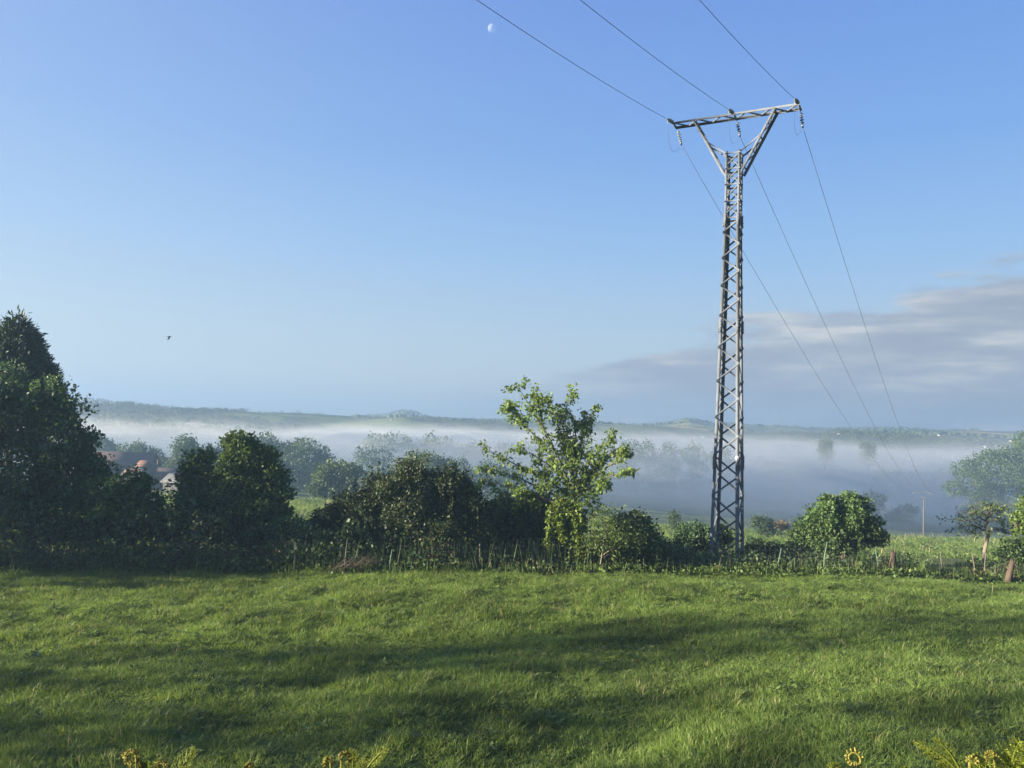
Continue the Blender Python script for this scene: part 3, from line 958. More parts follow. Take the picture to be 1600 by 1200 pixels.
gable(mw, mr_, (c3[0], 104, b3[2]), (1, -0.05), 2.9, 2.0, c3[2] - b3[2] - 0.9, 0.8)
mw.build('wall', MAT['barn_wall'], o); mr_.build('roof', MAT['slate_roof'], o)
b4 = hit(478, 757); D4 = float(b4[1])
o = thing('small_shed', b4, 'small dark roofed shed in front of the dark hazy trees', 'shed')
mw, mr_ = MB(), MB(); gable(mw, mr_, b4, (1, 0.08), 22 * D4 / F, 1.6, W(478, 743, D4)[2] - b4[2], 10 * D4 / F)
mw.build('wall', MAT['barn_wall'], o); mr_.build('roof', MAT['slate_roof'], o)
pp = W(246, 728, 108)
mb = MB(); mb.tube([(pp[0], 108, float(hgt(pp[0], 108)) - 0.3), (pp[0], 108, pp[2] + 0.9)], [0.09, 0.07], 6)
tag(mb.build('wooden_pole', MAT['pale_bark']), 'thin pale pole standing in front of the barn', 'pole')

# ---- second pylon, in the fog
Y2 = 172.0
p2b = on(1443, Y2)
P2T = W(1443, 769, Y2)


def bar(mb, p, q, w):
    p = np.asarray(p, float); q = np.asarray(q, float)
    d = unit(q - p); ref = np.array([0, 0, 1.0]) if abs(d[2]) < 0.9 else np.array([1.0, 0, 0])
    a = unit(np.cross(d, ref)); b = np.cross(d, a)
    mb.box((p + q) / 2, a * w, b * w, (q - p) / 2)


LINE = np.array([p2b[0] - 7.38, Y2 - 26.0, 0.0]); LINE = LINE / np.linalg.norm(LINE)
U2 = np.array([LINE[1], -LINE[0], 0.0])
o = thing('utility_pole', p2b, 'slim pole with a curved crossarm fading into the fog at right', 'utility pole')
h2 = P2T[2] - p2b[2]
mb = MB(); mb.tube([p2b - [0, 0, .5], p2b + [0, 0, h2 - 1.7]], [0.19, 0.11], 8); mb.build('pole', MAT['post_wood'], o)
top2 = p2b + np.array([0, 0, h2])
for sgn in (-1, 1):
    mb = MB(); bar(mb, top2 - [0, 0, 1.7], top2 + U2 * sgn * 0.5 - [0, 0, 0.9], 0.06); mb.build('brace', MAT['bolt'], o)
    mb = MB(); mb.lathe(top2 + U2 * sgn * 2.0 - [0, 0, 0.45], (0, 0, 1), [(0, .03), (.03, .07), (.1, .07), (.14, .04), (.2, .07), (.28, .07), (.32, .03)]); mb.build('insulator', MAT['glass_disc'], o)
mb = MB()
cc = [top2 + U2 * s_ + np.array([0, 0, -0.10 * s_ * s_ + 0.05]) for s_ in np.linspace(-2.2, 2.2, 12)]
mb.tube(cc, 0.07, 6); mb.build('crossarm', MAT['bolt'], o)

# ---- the lattice pylon
ALPHA = 0.4797
U = np.array([math.cos(ALPHA), -math.sin(ALPHA), 0.0]); V = np.array([math.sin(ALPHA), math.cos(ALPHA), 0.0])
T0 = np.array([7.3806, 26.0, 0.0])
ZG = float(hgt(T0[0], T0[1])) - 0.1
ZT = CAMZ + 11.0067                     # crossarm
ZB = CAMZ + 9.70                       # top of the head
ZV = ZB - 0.62                          # where the V arms leave the head
ZH = ZB - 2.35                          # foot of the head
WB, WT = 0.97, 0.52
pyl = thing('lattice_pylon', (T0[0], T0[1], ZG), 'tall grey steel lattice pylon with a V-shaped head and crossarm', 'pylon')
ST = MAT['steel']


def half_w(z):
    if z >= ZH:
        return 0.25
    return 0.27 + (WB / 2 - 0.27) * (ZH - z) / (ZH - ZG)


def corner(su, sv, z):
    h = half_w(z)
    return T0 + U * su * h + V * sv * h + np.array([0, 0, z])


for su, sv in ((-1, -1), (1, -1), (1, 1), (-1, 1)):
    mb = MB(); mb.angle(corner(su, sv, ZG - 0.3), corner(su, sv, ZH + 0.12), 0.105, 0.012, -U * su, -V * sv)
    leg = mb.build('leg', ST, pyl)
    mb = MB(); mb.angle(corner(su, sv, ZH), corner(su, sv, ZB), 0.075, 0.010, -U * su, -V * sv)
    mb.build('head_post', ST, pyl)
    # splice plates with bolts where the leg sections are joined
    for zs in (ZG + 3.6, ZG + 8.2, ZH - 0.05):
        c = corner(su, sv, zs)
        mb = MB(); mb.box(c - U * su * 0.055 + V * sv * 0.010, U * 0.05, V * 0.006, (0, 0, 0.22)); mb.build('splice_plate', ST, pyl)
        mb = MB(); mb.box(c - V * sv * 0.055 + U * su * 0.010, V * 0.05, U * 0.006, (0, 0, 0.22)); mb.build('splice_plate', ST, pyl)
    mb = MB()
    for zs in (ZG + 3.6, ZG + 8.2, ZH - 0.05):
        for dz in (-0.16, -0.06, 0.06, 0.16):
            c = corner(su, sv, zs + dz)
            mb.lathe(c - U * su * 0.055 + V * sv * 0.015, V * sv, [(0, 0.016), (0.03, 0.016), (0.03, 0.0)], 6)
            mb.lathe(c - V * sv * 0.055 + U * su * 0.015, U * su, [(0, 0.016), (0.03, 0.016), (0.03, 0.0)], 6)
    tag(mb.build('bolts', MAT['bolt'], pyl), kind='stuff')

faces = [((-1, -1), (1, -1), -V, 0), ((1, -1), (1, 1), U, 1), ((1, 1), (-1, 1), V, 0), ((-1, 1), (-1, -1), -U, 1)]
npan = 20
hs = np.linspace(1.0, 1.75, npan)
zz = ZG + 0.35 + (ZH - 0.05 - (ZG + 0.35)) * np.concatenate([[0], np.cumsum(hs[::-1])]) / hs.sum()
for (ca, cb, nrm, ph) in faces:
    for i in range(npan):
        A_, B_ = (ca, cb) if (i + ph) % 2 else (cb, ca)
        p = corner(A_[0], A_[1], zz[i]); q = corner(B_[0], B_[1], zz[i + 1])
        d = unit(q - p); n2_ = unit(np.cross(nrm, d))
        mb = MB(); mb.angle(p - nrm * 0.004 - n2_ * 0.025, q - nrm * 0.004 - n2_ * 0.025, 0.055, 0.007, -nrm, n2_)
        mb.build('brace', ST, pyl)
zh = [ZH + 0.05, ZH + 0.62, ZH + 1.2, ZV + 0.02, ZB - 0.06]
for (ca, cb, nrm, ph) in faces:
    for i, z in enumerate(zh):
        p = corner(ca[0], ca[1], z); q = corner(cb[0], cb[1], z)
        mb = MB(); mb.angle(p + nrm * 0.002, q + nrm * 0.002, 0.05, 0.007, -nrm, np.array([0, 0, -1.0])); mb.build('horizontal_bar', ST, pyl)
        if i < 4:
            for A_, B_, sh in ((ca, cb, 0.006), (cb, ca, 0.03)):
                p = corner(A_[0], A_[1], z + 0.03); q = corner(B_[0], B_[1], zh[i + 1] - 0.03)
                if i < 3 and (i + ph) % 2 == (0 if sh < 0.01 else 1) and i != 1:
                    pass
                mb = MB(); d = unit(q - p)
                mb.angle(p - nrm * sh, q - nrm * sh, 0.038, 0.006, -nrm, unit(np.cross(nrm, d))); mb.build('head_brace', ST, pyl)
# V arms, struts and crossarm
AX = 1.33                                   # where the arms meet the crossarm
up_ = np.array([0, 0, 1.0])
for su in (-1, 1):
    ends = []
    for sv in (-1, 1):
        p = corner(su, sv, ZV - 0.15) + V * sv * 0.012
        q = T0 + U * su * AX + V * sv * 0.262 + up_ * (ZT - 0.02)
        d = unit(q - p)
        mb = MB(); mb.angle(p, q, 0.085, 0.01, -V * sv, unit(np.cross(V, d)) * su); mb.build('arm', ST, pyl)
        s = p + (q - p) * 0.58
        mb = MB(); mb.angle(corner(su, sv, ZB - 0.05) + V * sv * 0.02, s + V * sv * 0.012, 0.055, 0.008, -V * sv, up_ * -1); mb.build('strut', ST, pyl)
        ends.append((p, q))
    (p0, q0), (p1, q1) = ends
    prev = None
    for i, f_ in enumerate((0.1, 0.36, 0.58, 0.8, 0.98)):
        a_ = p0 + (q0 - p0) * f_; b_ = p1 + (q1 - p1) * f_
        mb = MB(); bar(mb, a_, b_, 0.018); mb.build('arm_brace', ST, pyl)
        if prev is not None:
            mb = MB(); bar(mb, prev[0] if i % 2 else prev[1], b_ if i % 2 else a_, 0.018); mb.build('arm_brace', ST, pyl)
        prev = (a_, b_)
CL = 2.146
for sv in (-1, 1):
    mb = MB(); mb.angle(T0 + U * -CL + V * sv * 0.25 + up_ * ZT, T0 + U * CL + V * sv * 0.25 + up_ * ZT, 0.075, 0.010, -V * sv, -up_)
    mb.build('crossarm_beam', ST, pyl)
xs = np.linspace(-CL + 0.06, CL - 0.06, 11)
for i in range(10):
    a_ = T0 + U * xs[i] + V * (0.24 if i % 2 else -0.24) + up_ * (ZT - 0.03)
    b_ = T0 + U * xs[i + 1] + V * (-0.24 if i % 2 else 0.24) + up_ * (ZT - 0.03)
    mb = MB(); bar(mb, a_, b_, 0.02); mb.build('crossarm_brace', ST, pyl)
for x_ in (-CL + 0.04, -AX, 0, AX, CL - 0.04):
    mb = MB(); bar(mb, T0 + U * x_ - V * 0.24 + up_ * (ZT - 0.055), T0 + U * x_ + V * 0.24 + up_ * (ZT - 0.055), 0.028); mb.build('crossarm_brace', ST, pyl)
# plaque
pc = corner(1, -1, W(1150, 715, 25.8)[2]) - U * 0.05 - V * 0.022
mb = MB(); mb.lathe(pc, -V, [(0, 0.0), (0, 0.068), (0.012, 0.068), (0.012, 0.0)], 20); mb.build('plaque', MAT['white_plate'], pyl)
mb = MB(); pf = pc - V * 0.014
for dz in (-0.03, 0.0, 0.03):
    mb.box(pf + up_ * dz + U * 0.008, U * (0.022 if dz else 0.016), V * 0.001, up_ * 0.004)
mb.box(pf - U * 0.018, U * 0.005, V * 0.001, up_ * 0.034); mb.build('plaque_print', MAT['bolt'], pyl)

# insulators, jumper loops and cables
NEARV = -np.array([0.5, 0.866, 0]); FARV = LINE
POS = (('left', -CL + 0.05), ('middle', 0.0), ('right', CL - 0.05))


def string(p, d, lab):
    """A string of glass discs from p along d; returns its far end."""
    d = unit(np.asarray(d, float))
    o = thing('insulator_string', p, lab, 'insulator', 'glass insulators on the crossarm')
    mb = MB(); mb.tube([p, p + d * 0.62], 0.012, 6); mb.build('rod', MAT['bolt'], o)
    for k in range(4):
        mb = MB(); mb.lathe(p + d * (0.13 + 0.11 * k), d, [(0, 0.018), (0.008, 0.062), (0.018, 0.068), (0.045, 0.032), (0.07, 0.018)], 12); mb.build('disc', MAT['glass_disc'], o, True)
    mb = MB(); mb.box(p + d * 0.60, d * 0.06, unit(np.cross(d, up_)) * 0.025, unit(np.cross(d, np.cross(d, up_))) * 0.03); mb.build('clamp', MAT['bolt'], o)
    return p + d * 0.64


for nm, x_ in POS:
    pn = T0 + U * x_ - V * 0.27 + up_ * (ZT - 0.03)
    pf = T0 + U * x_ + V * 0.27 + up_ * (ZT - 0.05)
    en = string(pn, NEARV + np.array([0, 0, -0.17]), 'glass insulator string on the near side of the %s crossarm %s' % (nm, 'end' if nm != 'middle' else 'part'))
    ef = string(pf, FARV * 0.75 + np.array([0, 0, -0.62]), 'glass insulator string hanging on the far side of the %s crossarm %s' % (nm, 'end' if nm != 'middle' else 'part'))
    # jumper loop
    tt = np.linspace(0, 1, 18)[:, None]
    pts = en + (ef - en) * tt; pts[:, 2] -= np.sin(tt[:, 0] * math.pi) ** 0.8 * 0.62; pts = pts - U * 0.10 * np.sin(tt * math.pi)
    mb = MB(); mb.tube(pts, 0.005, 5)
    tag(mb.build('jumper_cable', MAT['wire']), 'slack jumper loop of cable under the %s crossarm %s' % (nm, 'end' if nm != 'middle' else 'part'), 'cable', 'jumper loops on the pylon')
    # cable overhead towards the viewer
    s_ = np.concatenate([np.linspace(0, 30, 40), np.linspace(32, 60, 12)])
    nv = NEARV if nm == 'left' else np.array([-0.521, -0.853, 0.0])
    pts = en + np.array([nv * k for k in s_]); pts[:, 2] += -0.191 * s_ + 0.00235 * s_ ** 2
    mb = MB(); mb.tube(pts, 0.0075, 5)
    tag(mb.build('power_cable', MAT['wire']), '%s cable running overhead from the crossarm towards the viewer' % nm, 'cable', 'near span of cables')
    # cable to the far pole
    e2 = p2b + np.array([0, 0, h2]) + U2 * (x_ / CL * 2.0) + np.array([0, 0, -0.1 if x_ else 0.1])
    tt = np.linspace(0, 1, 60)
    pts = ef + (e2 - ef) * tt[:, None]; pts[:, 2] -= 4 * 3.2 * tt * (1 - tt)
    mb = MB(); mb.tube(pts, np.interp(tt, [0, 0.4, 1], [0.0085, 0.014, 0.02]), 5)
    tag(mb.build('power_cable', MAT['wire']), '%s cable running from the pylon down to the far pole' % nm, 'cable', 'far span of cables')

# ------------------------------------------------------------------ hedge line trees, left to right
def P(px, py, y):
    return W(px, py, y)


# dark conifers at the far left
def conifer(label, px, y, top_py, base_half_px, bot_py, n, seed):
    apex = W(px, top_py, y); bot = W(px, bot_py, y)
    b = gnd((apex[0], y))
    o = thing('conifer_tree', b, label, 'tree', 'dark conifers at the left edge')
    mb = MB(); mb.tube([b - [0, 0, .2], [apex[0], y, apex[2] - 0.4]], [0.2, 0.03], 7); mb.build('trunk', MAT['bark'], o, True)
    H = apex[2] - bot[2]; half = base_half_px * y / F
    f = np.sqrt(rng.random(n)); th = rng.random(n) * 2 * math.pi
    lump = 1 + 0.28 * fbm(f * 9, th * 2.2, seed, 3)
    rad = half * (f ** 0.72) * lump * (0.55 + 0.45 * rng.random(n) ** 0.5)
    C = np.stack([apex[0] + rad * np.cos(th), y + rad * np.sin(th), apex[2] - H * f + 0.12 * rng.normal(size=n)], 1)
    D = np.stack([np.cos(th), np.sin(th), np.full(n, 0.55)], 1)
    mb = MB(); leafy(mb, C, 5, 0.07, 0.17, 0.16, -0.3, D, up=0.2)
    # feathery tips on the outline
    k = n // 6; f = np.sqrt(rng.random(k)); th = rng.random(k) * 2 * math.pi; rad = half * f ** 0.72 * 1.05
    C = np.stack([apex[0] + rad * np.cos(th), y + rad * np.sin(th), apex[2] - H * f], 1)
    leafy(mb, C, 6, (0.05, 0.05, 0.12), 0.15, 0.14, -0.6, np.stack([np.cos(th) * .6, np.sin(th) * .6, np.ones(k)], 1), up=0.1)
    mb.build('crown', MAT['conifer'], o)


conifer('dark conical conifer rising above the broad tree at the left edge', 30, 28.0, 497, 80, 660, 7600, 5)
conifer('dark conifer cut off by the left picture edge', -14, 29.0, 500, 45, 620, 3800, 6)

lob = px_lobes([(25, 660, 72, 56), (-40, 660, 80, 90), (85, 690, 62, 62), (20, 730, 90, 75), (105, 745, 52, 50), (120, 700, 30, 34), (140, 735, 28, 26), (-20, 780, 90, 60), (75, 790, 55, 40), (94, 650, 22, 42), (70, 628, 28, 26)], 24.0)
plant('broadleaf_tree', 'broad dark leafy tree filling the left edge in front of the conifers', 'tree', gnd(W(52, 845, 24.0)), lob, 7200, 7, 0.085, 0.105, MAT['dark_leaf'], MAT['bark'], 0.17, 11, W(50, 740, 24.0), inner=0.45)
# leafy sprays standing out of its right side
mb = MB()
for px, py in ((98, 600), (100, 612), (92, 596), (122, 630), (128, 640), (112, 628), (120, 660), (128, 685), (133, 705), (140, 700), (150, 722), (165, 735), (172, 728), (60, 600), (75, 598)):
    C = W(px, py, 23.8) + rng.normal(size=(14, 3)) * np.array([0.12, 0.2, 0.12])
    leafy(mb, C, 5, 0.05, 0.10, 0.34)
lt = [o_ for o_ in bpy.data.objects if o_.name == 'broadleaf_tree'][0]
mb.build('leaf_spray', MAT['dark_leaf'], lt)

lob = px_lobes([(205, 768, 34, 30), (165, 785, 38, 30), (190, 800, 50, 30), (228, 795, 26, 26), (150, 760, 20, 18)], 23.6)
el_ = plant('elder_bush', 'leafy elder bush with cream flower heads right of the dark left tree', 'bush', gnd(W(190, 850, 23.6)), lob, 2600, 6, 0.075, 0.10, MAT['oak_leaf'], MAT['bark'], 0.045, stems=6, inner=0.5)
for px, py in ((206, 745), (181, 752), (174, 758), (195, 755), (160, 762), (144, 770), (184, 749), (197, 748), (240, 780)):
    c = W(px, py, 23.6 - 0.6)
    mb = MB(); C = c + rng.normal(size=(26, 3)) * np.array([0.04, 0.04, 0.012]); leafy(mb, C, 1, 0.0, 0.03, 0.5, 0, None, up=2.0)
    mb.build('flower_head', MAT['elder_flower'], el_)

lob = px_lobes([(312, 725, 24, 22), (305, 755, 30, 26), (325, 745, 20, 22), (300, 785, 30, 26), (330, 780, 26, 30)], 24.6)
plant('young_oak', 'smaller leafy oak left of its taller twin', 'tree', gnd(W(312, 850, 24.6)), lob, 1500, 6, (0.07, 0.07, 0.05), 0.10, MAT['oak_leaf'], MAT['bark'], 0.07, 8, W(312, 760, 24.6), group='young oaks in the hedge', inner=0.45)
lob = px_lobes([(375, 700, 26, 22), (400, 722, 34, 30), (372, 740, 34, 34), (415, 755, 32, 28), (390, 785, 46, 30), (438, 770, 18, 16), (430, 800, 26, 18), (355, 770, 26, 28), (425, 712, 12, 14)], 24.4)
plant('young_oak', 'taller leafy oak with lit edges, left of the round bush', 'tree', gnd(W(390, 850, 24.4)), lob, 3000, 6, (0.08, 0.08, 0.055), 0.105, MAT['oak_leaf'], MAT['bark'], 0.1, 10, W(390, 750, 24.4), group='young oaks in the hedge', inner=0.45)
lob = px_lobes([(262, 815, 30, 22), (230, 824, 36, 22), (290, 820, 40, 26), (345, 822, 44, 28), (400, 826, 44, 26), (448, 828, 30, 20), (110, 830, 50, 26), (160, 832, 50, 24)], 24.0)
plant('thorn_bush', 'long low dark thorn bush beneath the two oaks', 'bush', gnd(W(300, 860, 24.0)), lob, 3000, 6, 0.085, 0.095, MAT['dark_leaf'], MAT['bark'], 0.03, stems=10, inner=0.4)
# bare twigs beside the left oak
for px, py, dx, dlab in ((255, 745, 3, 'bare dead stem right of the elder bush, upright and second from it'), (262, 752, -2, 'short bare dead stem midway between elder bush and left oak'),
                       (283, 740, 10, 'tall slanting bare stem leaning against the left oak'), (247, 757, -6, 'bare dead stem closest to the elder bush, leaning left')):
    b_ = W(px - dx, 800, 23.9); e_ = W(px, py, 23.9)
    mb = MB(); pts = branch_to(mb, b_, e_, 0.012, 0.004, 0.0, 6, 4)
    for q in range(4):
        branch_to(mb, pts[2 + q % 4], pts[2 + q % 4] + np.array([rng.normal() * 0.15, 0, 0.16]), 0.006, 0.002, 0, 4, 4)
    tag(mb.build('dead_stem', MAT['bark']), dlab, 'dead stem', 'bare stems beside the left oak')

# the big round bush
lob = px_lobes([(655, 775, 62, 56), (610, 790, 56, 52), (705, 790, 48, 50), (560, 808, 36, 44), (680, 815, 80, 48), (615, 825, 80, 40), (745, 815, 24, 44), (520, 818, 26, 30), (640, 750, 30, 28), (690, 755, 26, 28), (588, 775, 24, 32)], 24.5, 0.8)


def shoots(mb, lobes):
    C, D = lobe_points(lobes, 330, 0.97)
    keep = (D[:, 2] > -0.1)
    C = C[keep]
    C[:, 2] += 0.1
    for dz in np.linspace(-0.12, 0.22, 6):
        leafy(mb, C + np.array([0, 0, dz]), 3, (0.03, 0.03, 0.03), 0.075, 0.3, -0.7, None, up=0.1)


plant('round_bush', 'big dark rounded bush with russet upright shoots in mid hedge', 'bush', gnd(W(635, 868, 24.5)), lob, 7600, 6, 0.075, 0.085, MAT['laurel_leaf'], MAT['bark'], 0.06, stems=9, inner=0.5, extra=shoots, droop=-0.2)
lob = px_lobes([(505, 822, 22, 26), (488, 835, 18, 20), (478, 850, 26, 16)], 24.6)
plant('thorn_bush', 'small dark bush tucked against the left end of the round bush', 'bush', gnd(W(500, 862, 24.6)), lob, 700, 6, 0.07, 0.085, MAT['laurel_leaf'], MAT['bark'], 0.03, stems=3, inner=0.5)
lob = px_lobes([(800, 815, 36, 40), (840, 800, 32, 40), (775, 832, 30, 30), (830, 835, 50, 30), (770, 800, 10, 18), (870, 825, 40, 36)], 25.6)
plant('dark_bush', 'dark shaded bush behind the cherry tree', 'bush', gnd(W(815, 868, 25.6)), lob, 3400, 6, 0.085, 0.095, MAT['dark_leaf'], MAT['bark'], 0.045, stems=5, inner=0.45)

# cherry tree
CY = 24.2
cb = gnd(W(905, 893, CY))
cher = thing('cherry_tree', cb, 'bright green lopsided cherry tree with ivy on its trunk', 'tree')
tp = [W(905, 897, CY), W(903, 850, CY), W(901, 805, CY), W(896, 765, CY), W(893, 735, CY)]
mb = MB(); mb.tube(np.array(tp), [0.13, 0.11, 0.10, 0.085, 0.06], 8, wob=0.15); mb.build('trunk', MAT['bark'], cher, True)
LIMBS = [[(895, 770), (868, 725), (845, 688), (815, 662), (784, 642)], [(893, 765), (872, 715), (850, 670), (830, 640), (811, 607)], [(850, 675), (845, 650), (842, 632), (838, 614)],
         [(897, 760), (885, 710), (872, 665), (862, 640), (856, 615)], [(898, 755), (890, 700), (882, 655), (886, 632), (892, 612)], [(900, 755), (905, 705), (912, 672), (925, 650), (935, 636)],
         [(902, 760), (925, 715), (945, 695), (962, 676)], [(904, 770), (935, 740), (960, 722), (977, 697)], [(905, 775), (930, 755), (960, 742), (992, 733)],
         [(890, 775), (850, 745), (810, 728), (780, 712), (760, 704)], [(888, 785), (845, 762), (800, 742), (760, 731)], [(885, 790), (840, 775), (800, 762), (756, 748)],
         [(888, 788), (850, 782), (815, 775), (785, 768)], [(892, 765), (870, 735), (840, 715), (815, 700)], [(820, 668), (805, 640), (790, 628)], [(895, 760), (888, 690), (870, 640), (858, 625)],
         [(905, 705), (915, 665), (912, 646)], [(902, 765), (940, 720), (955, 705), (970, 712)], [(896, 740), (900, 680), (895, 650), (882, 640)]]
leafC = []; leafD = []
dys = rng.uniform(-1.1, 1.1, len(LIMBS))
for li, pl in enumerate(LIMBS):
    pts = []
    for k, (px, py) in enumerate(pl):
        f_ = k / (len(pl) - 1)
        pts.append(W(px, py, CY + dys[li] * f_))
    pts = np.array(pts)
    # resample
    s_ = np.concatenate([[0], np.cumsum(np.linalg.norm(np.diff(pts, axis=0), axis=1))])
    ss = np.linspace(0, s_[-1], 14)
    rs = np.stack([np.interp(ss, s_, pts[:, c]) for c in range(3)], 1)
    rs[1:-1] += rng.normal(size=(12, 3)) * 0.012
    mb = MB(); mb.tube(rs, np.linspace(0.045, 0.007, 14), 5)
    for q in range(7):
        k = rng.integers(4, 14)
        d = unit(rng.normal(size=3) + np.array([0, 0, 0.3]) + (rs[min(k, 13)] - rs[max(k - 2, 0)]) * 3)
        L_ = rng.uniform(0.18, 0.42)
        tw = rs[k] + d * np.linspace(0, L_, 4)[:, None]; tw[:, 2] -= np.linspace(0, 1, 4) ** 2 * 0.06
        mb.tube(tw, np.linspace(0.008, 0.003, 4), 4)
        for w_ in tw[1:]:
            leafC.append(w_); leafD.append(d)
    mb.build('limb', MAT['bark'], cher, True)
    for k in range(5, 14):
        leafC.append(rs[k]); leafD.append(unit(rs[min(k + 1, 13)] - rs[k - 1]))
leafC = np.array(leafC); leafD = np.array(leafD)
mb = MB()
leafy(mb, leafC, 15, (0.075, 0.075, 0.065), 0.096, 0.30, 1.0, leafD * 0.4, up=0.3)
lob = px_lobes([(890, 740, 34, 30), (865, 750, 30, 24), (915, 725, 28, 28), (905, 775, 36, 32), (880, 705, 24, 28), (928, 748, 26, 20)], CY)
C, D = lobe_points(lob, 330, 0.3)
leafy(mb, C, 11, (0.09, 0.09, 0.07), 0.10, 0.30, 0.9, D * 0.3, up=0.3)
mb.build('crown', MAT['cherry_leaf'], cher)
mb = MB()
for pl, rad, n in (([(907, 880), (904, 850), (902, 815), (898, 790)], 0.20, 330), ([(872, 780), (870, 805), (876, 830), (882, 842)], 0.15, 200), ([(858, 790), (860, 820), (856, 845), (858, 860)], 0.09, 110), ([(880, 785), (892, 795), (903, 800)], 0.2, 130)):
    pts = np.array([W(a_, b_, CY - 0.25) for a_, b_ in pl]); ii = rng.random(n) * (len(pts) - 1); k = ii.astype(int); f_ = (ii - k)[:, None]
    C = pts[k] * (1 - f_) + pts[k + 1] * f_ + rng.normal(size=(n, 3)) * rad * 0.5
    leafy(mb, C, 4, 0.04, 0.075, 0.42, 0.6, None, up=0.4)
mb.build('ivy', MAT['ivy_leaf'], cher)

# shrubs right of the cherry tree
lob = px_lobes([(985, 825, 30, 26), (1005, 845, 36, 34), (970, 850, 40, 36), (1015, 870, 34, 28), (985, 878, 50, 24)], 24.4)
plant('willow_bush', 'dark leafy willow bush between cherry tree and pylon', 'bush', gnd(W(990, 897, 24.4)), lob, 2500, 6, 0.075, 0.09, MAT['bramble_leaf'], MAT['bark'], 0.035, stems=5, inner=0.4)
lob = px_lobes([(945, 810, 22, 26), (965, 840, 36, 24), (940, 850, 26, 22), (990, 850, 22, 16)], 23.7)
sap = plant('willow_sapling', 'thin pale stemmed sapling in front of the willow bush', 'tree', gnd(W(936, 902, 23.6)), lob, 620, 5, 0.07, 0.085, MAT['willow_leaf'], MAT['pale_bark'], 0.022, 4, W(944, 830, 23.6), inner=0.3, wr=0.2)
mb = MB(); mb.tube([W(941, 868, 23.6), W(953, 860, 23.6), W(966, 850, 23.6)], [0.022, 0.02, 0.014], 6); mb.build('limb', MAT['pale_bark'], sap)
lob = px_lobes([(1085, 835, 26, 26), (1070, 845, 20, 20), (1105, 845, 24, 22), (1128, 840, 14, 20)], 29.0)
plant('dark_bush', 'dark round bush behind the left pylon leg', 'bush', on(1088, 29.0), lob, 1500, 6, 0.075, 0.09, MAT['dark_leaf'], MAT['bark'], 0.03, stems=4, inner=0.4)
lob = px_lobes([(1290, 806, 30, 28), (1330, 804, 28, 34), (1310, 830, 60, 30), (1275, 835, 34, 26), (1350, 832, 30, 28), (1290, 785, 14, 16), (1329, 779, 7, 14), (1300, 850, 60, 18), (1250, 852, 20, 14)], 30.0)
plant('ash_bush', 'green twin peaked bush standing right of the pylon', 'bush', on(1308, 30.0), lob, 4600, 6, (0.08, 0.08, 0.06), 0.10, MAT['oak_leaf'], MAT['bark'], 0.05, stems=7, inner=0.5)
lob = px_lobes([(1180, 856, 18, 14), (1205, 864, 26, 14), (1232, 868, 26, 12), (1165, 872, 16, 10)], 27.4)
plant('scrub_bush', 'low green scrub at the foot of the pylon', 'bush', on(1195, 27.4), lob, 800, 6, 0.075, 0.085, MAT['bramble_leaf'], MAT['bark'], 0.02, stems=5, inner=0.4)

# crooked small tree
TY = 27.6
tb = gnd(W(1538, 905, TY)); tb = on(1539, TY)
crook = thing('crooked_tree', tb, 'small crooked tree with a pale trunk and sparse flat crown', 'tree')
mb = MB(); tpx = [(1539, 882), (1537, 868), (1541, 850), (1544, 835), (1539, 824), (1541, 812)]
mb.tube(np.vstack([tb - [0, 0, .1], [W(a_, b_, TY) for a_, b_ in tpx[1:]]]), [0.085, 0.07, 0.062, 0.06, 0.055, 0.04], 8, wob=0.25); mb.build('trunk', MAT['pale_bark'], crook, True)
LC = []
for pl in ([(1540, 828), (1525, 822), (1508, 820), (1488, 831)], [(1541, 815), (1530, 808), (1515, 812), (1500, 814)], [(1541, 812), (1545, 800), (1540, 792), (1532, 786)], [(1541, 820), (1555, 812), (1562, 805), (1568, 818)],
           [(1542, 830), (1556, 828), (1568, 826), (1574, 832)], [(1541, 812), (1552, 798), (1560, 794), (1566, 797)], [(1541, 813), (1538, 803), (1525, 800), (1520, 805)], [(1543, 810), (1550, 803), (1548, 792), (1551, 788)], [(1535, 822), (1520, 828), (1522, 838)]):
    pts = np.array([W(a_, b_, TY + rng.uniform(-0.4, 0.4) * (k > 0)) for k, (a_, b_) in enumerate(pl)])
    s_ = np.linspace(0, len(pts) - 1, 10); rs = np.stack([np.interp(s_, np.arange(len(pts)), pts[:, c]) for c in range(3)], 1); rs[1:] += rng.normal(size=(9, 3)) * 0.02
    mb = MB(); mb.tube(rs, np.linspace(0.032, 0.007, 10), 5, wob=0.2)
    for q in range(5):
        k = rng.integers(3, 10); e_ = rs[k] + rng.normal(size=3) * np.array([0.3, 0.3, 0.13]); branch_to(mb, rs[k], e_, 0.014, 0.004, 0.05, 5, 4)
        if rng.random() < 0.8: LC.append(e_); LC.append((e_ + rs[k]) / 2)
    mb.build('limb', MAT['bark'], crook, True)
    LC += list(rs[5:])
LC = np.array(LC)
mb = MB(); leafy(mb, LC, 11, (0.11, 0.11, 0.06), 0.075, 0.3, 0.3, None); mb.build('crown', MAT['willow_leaf'], crook)

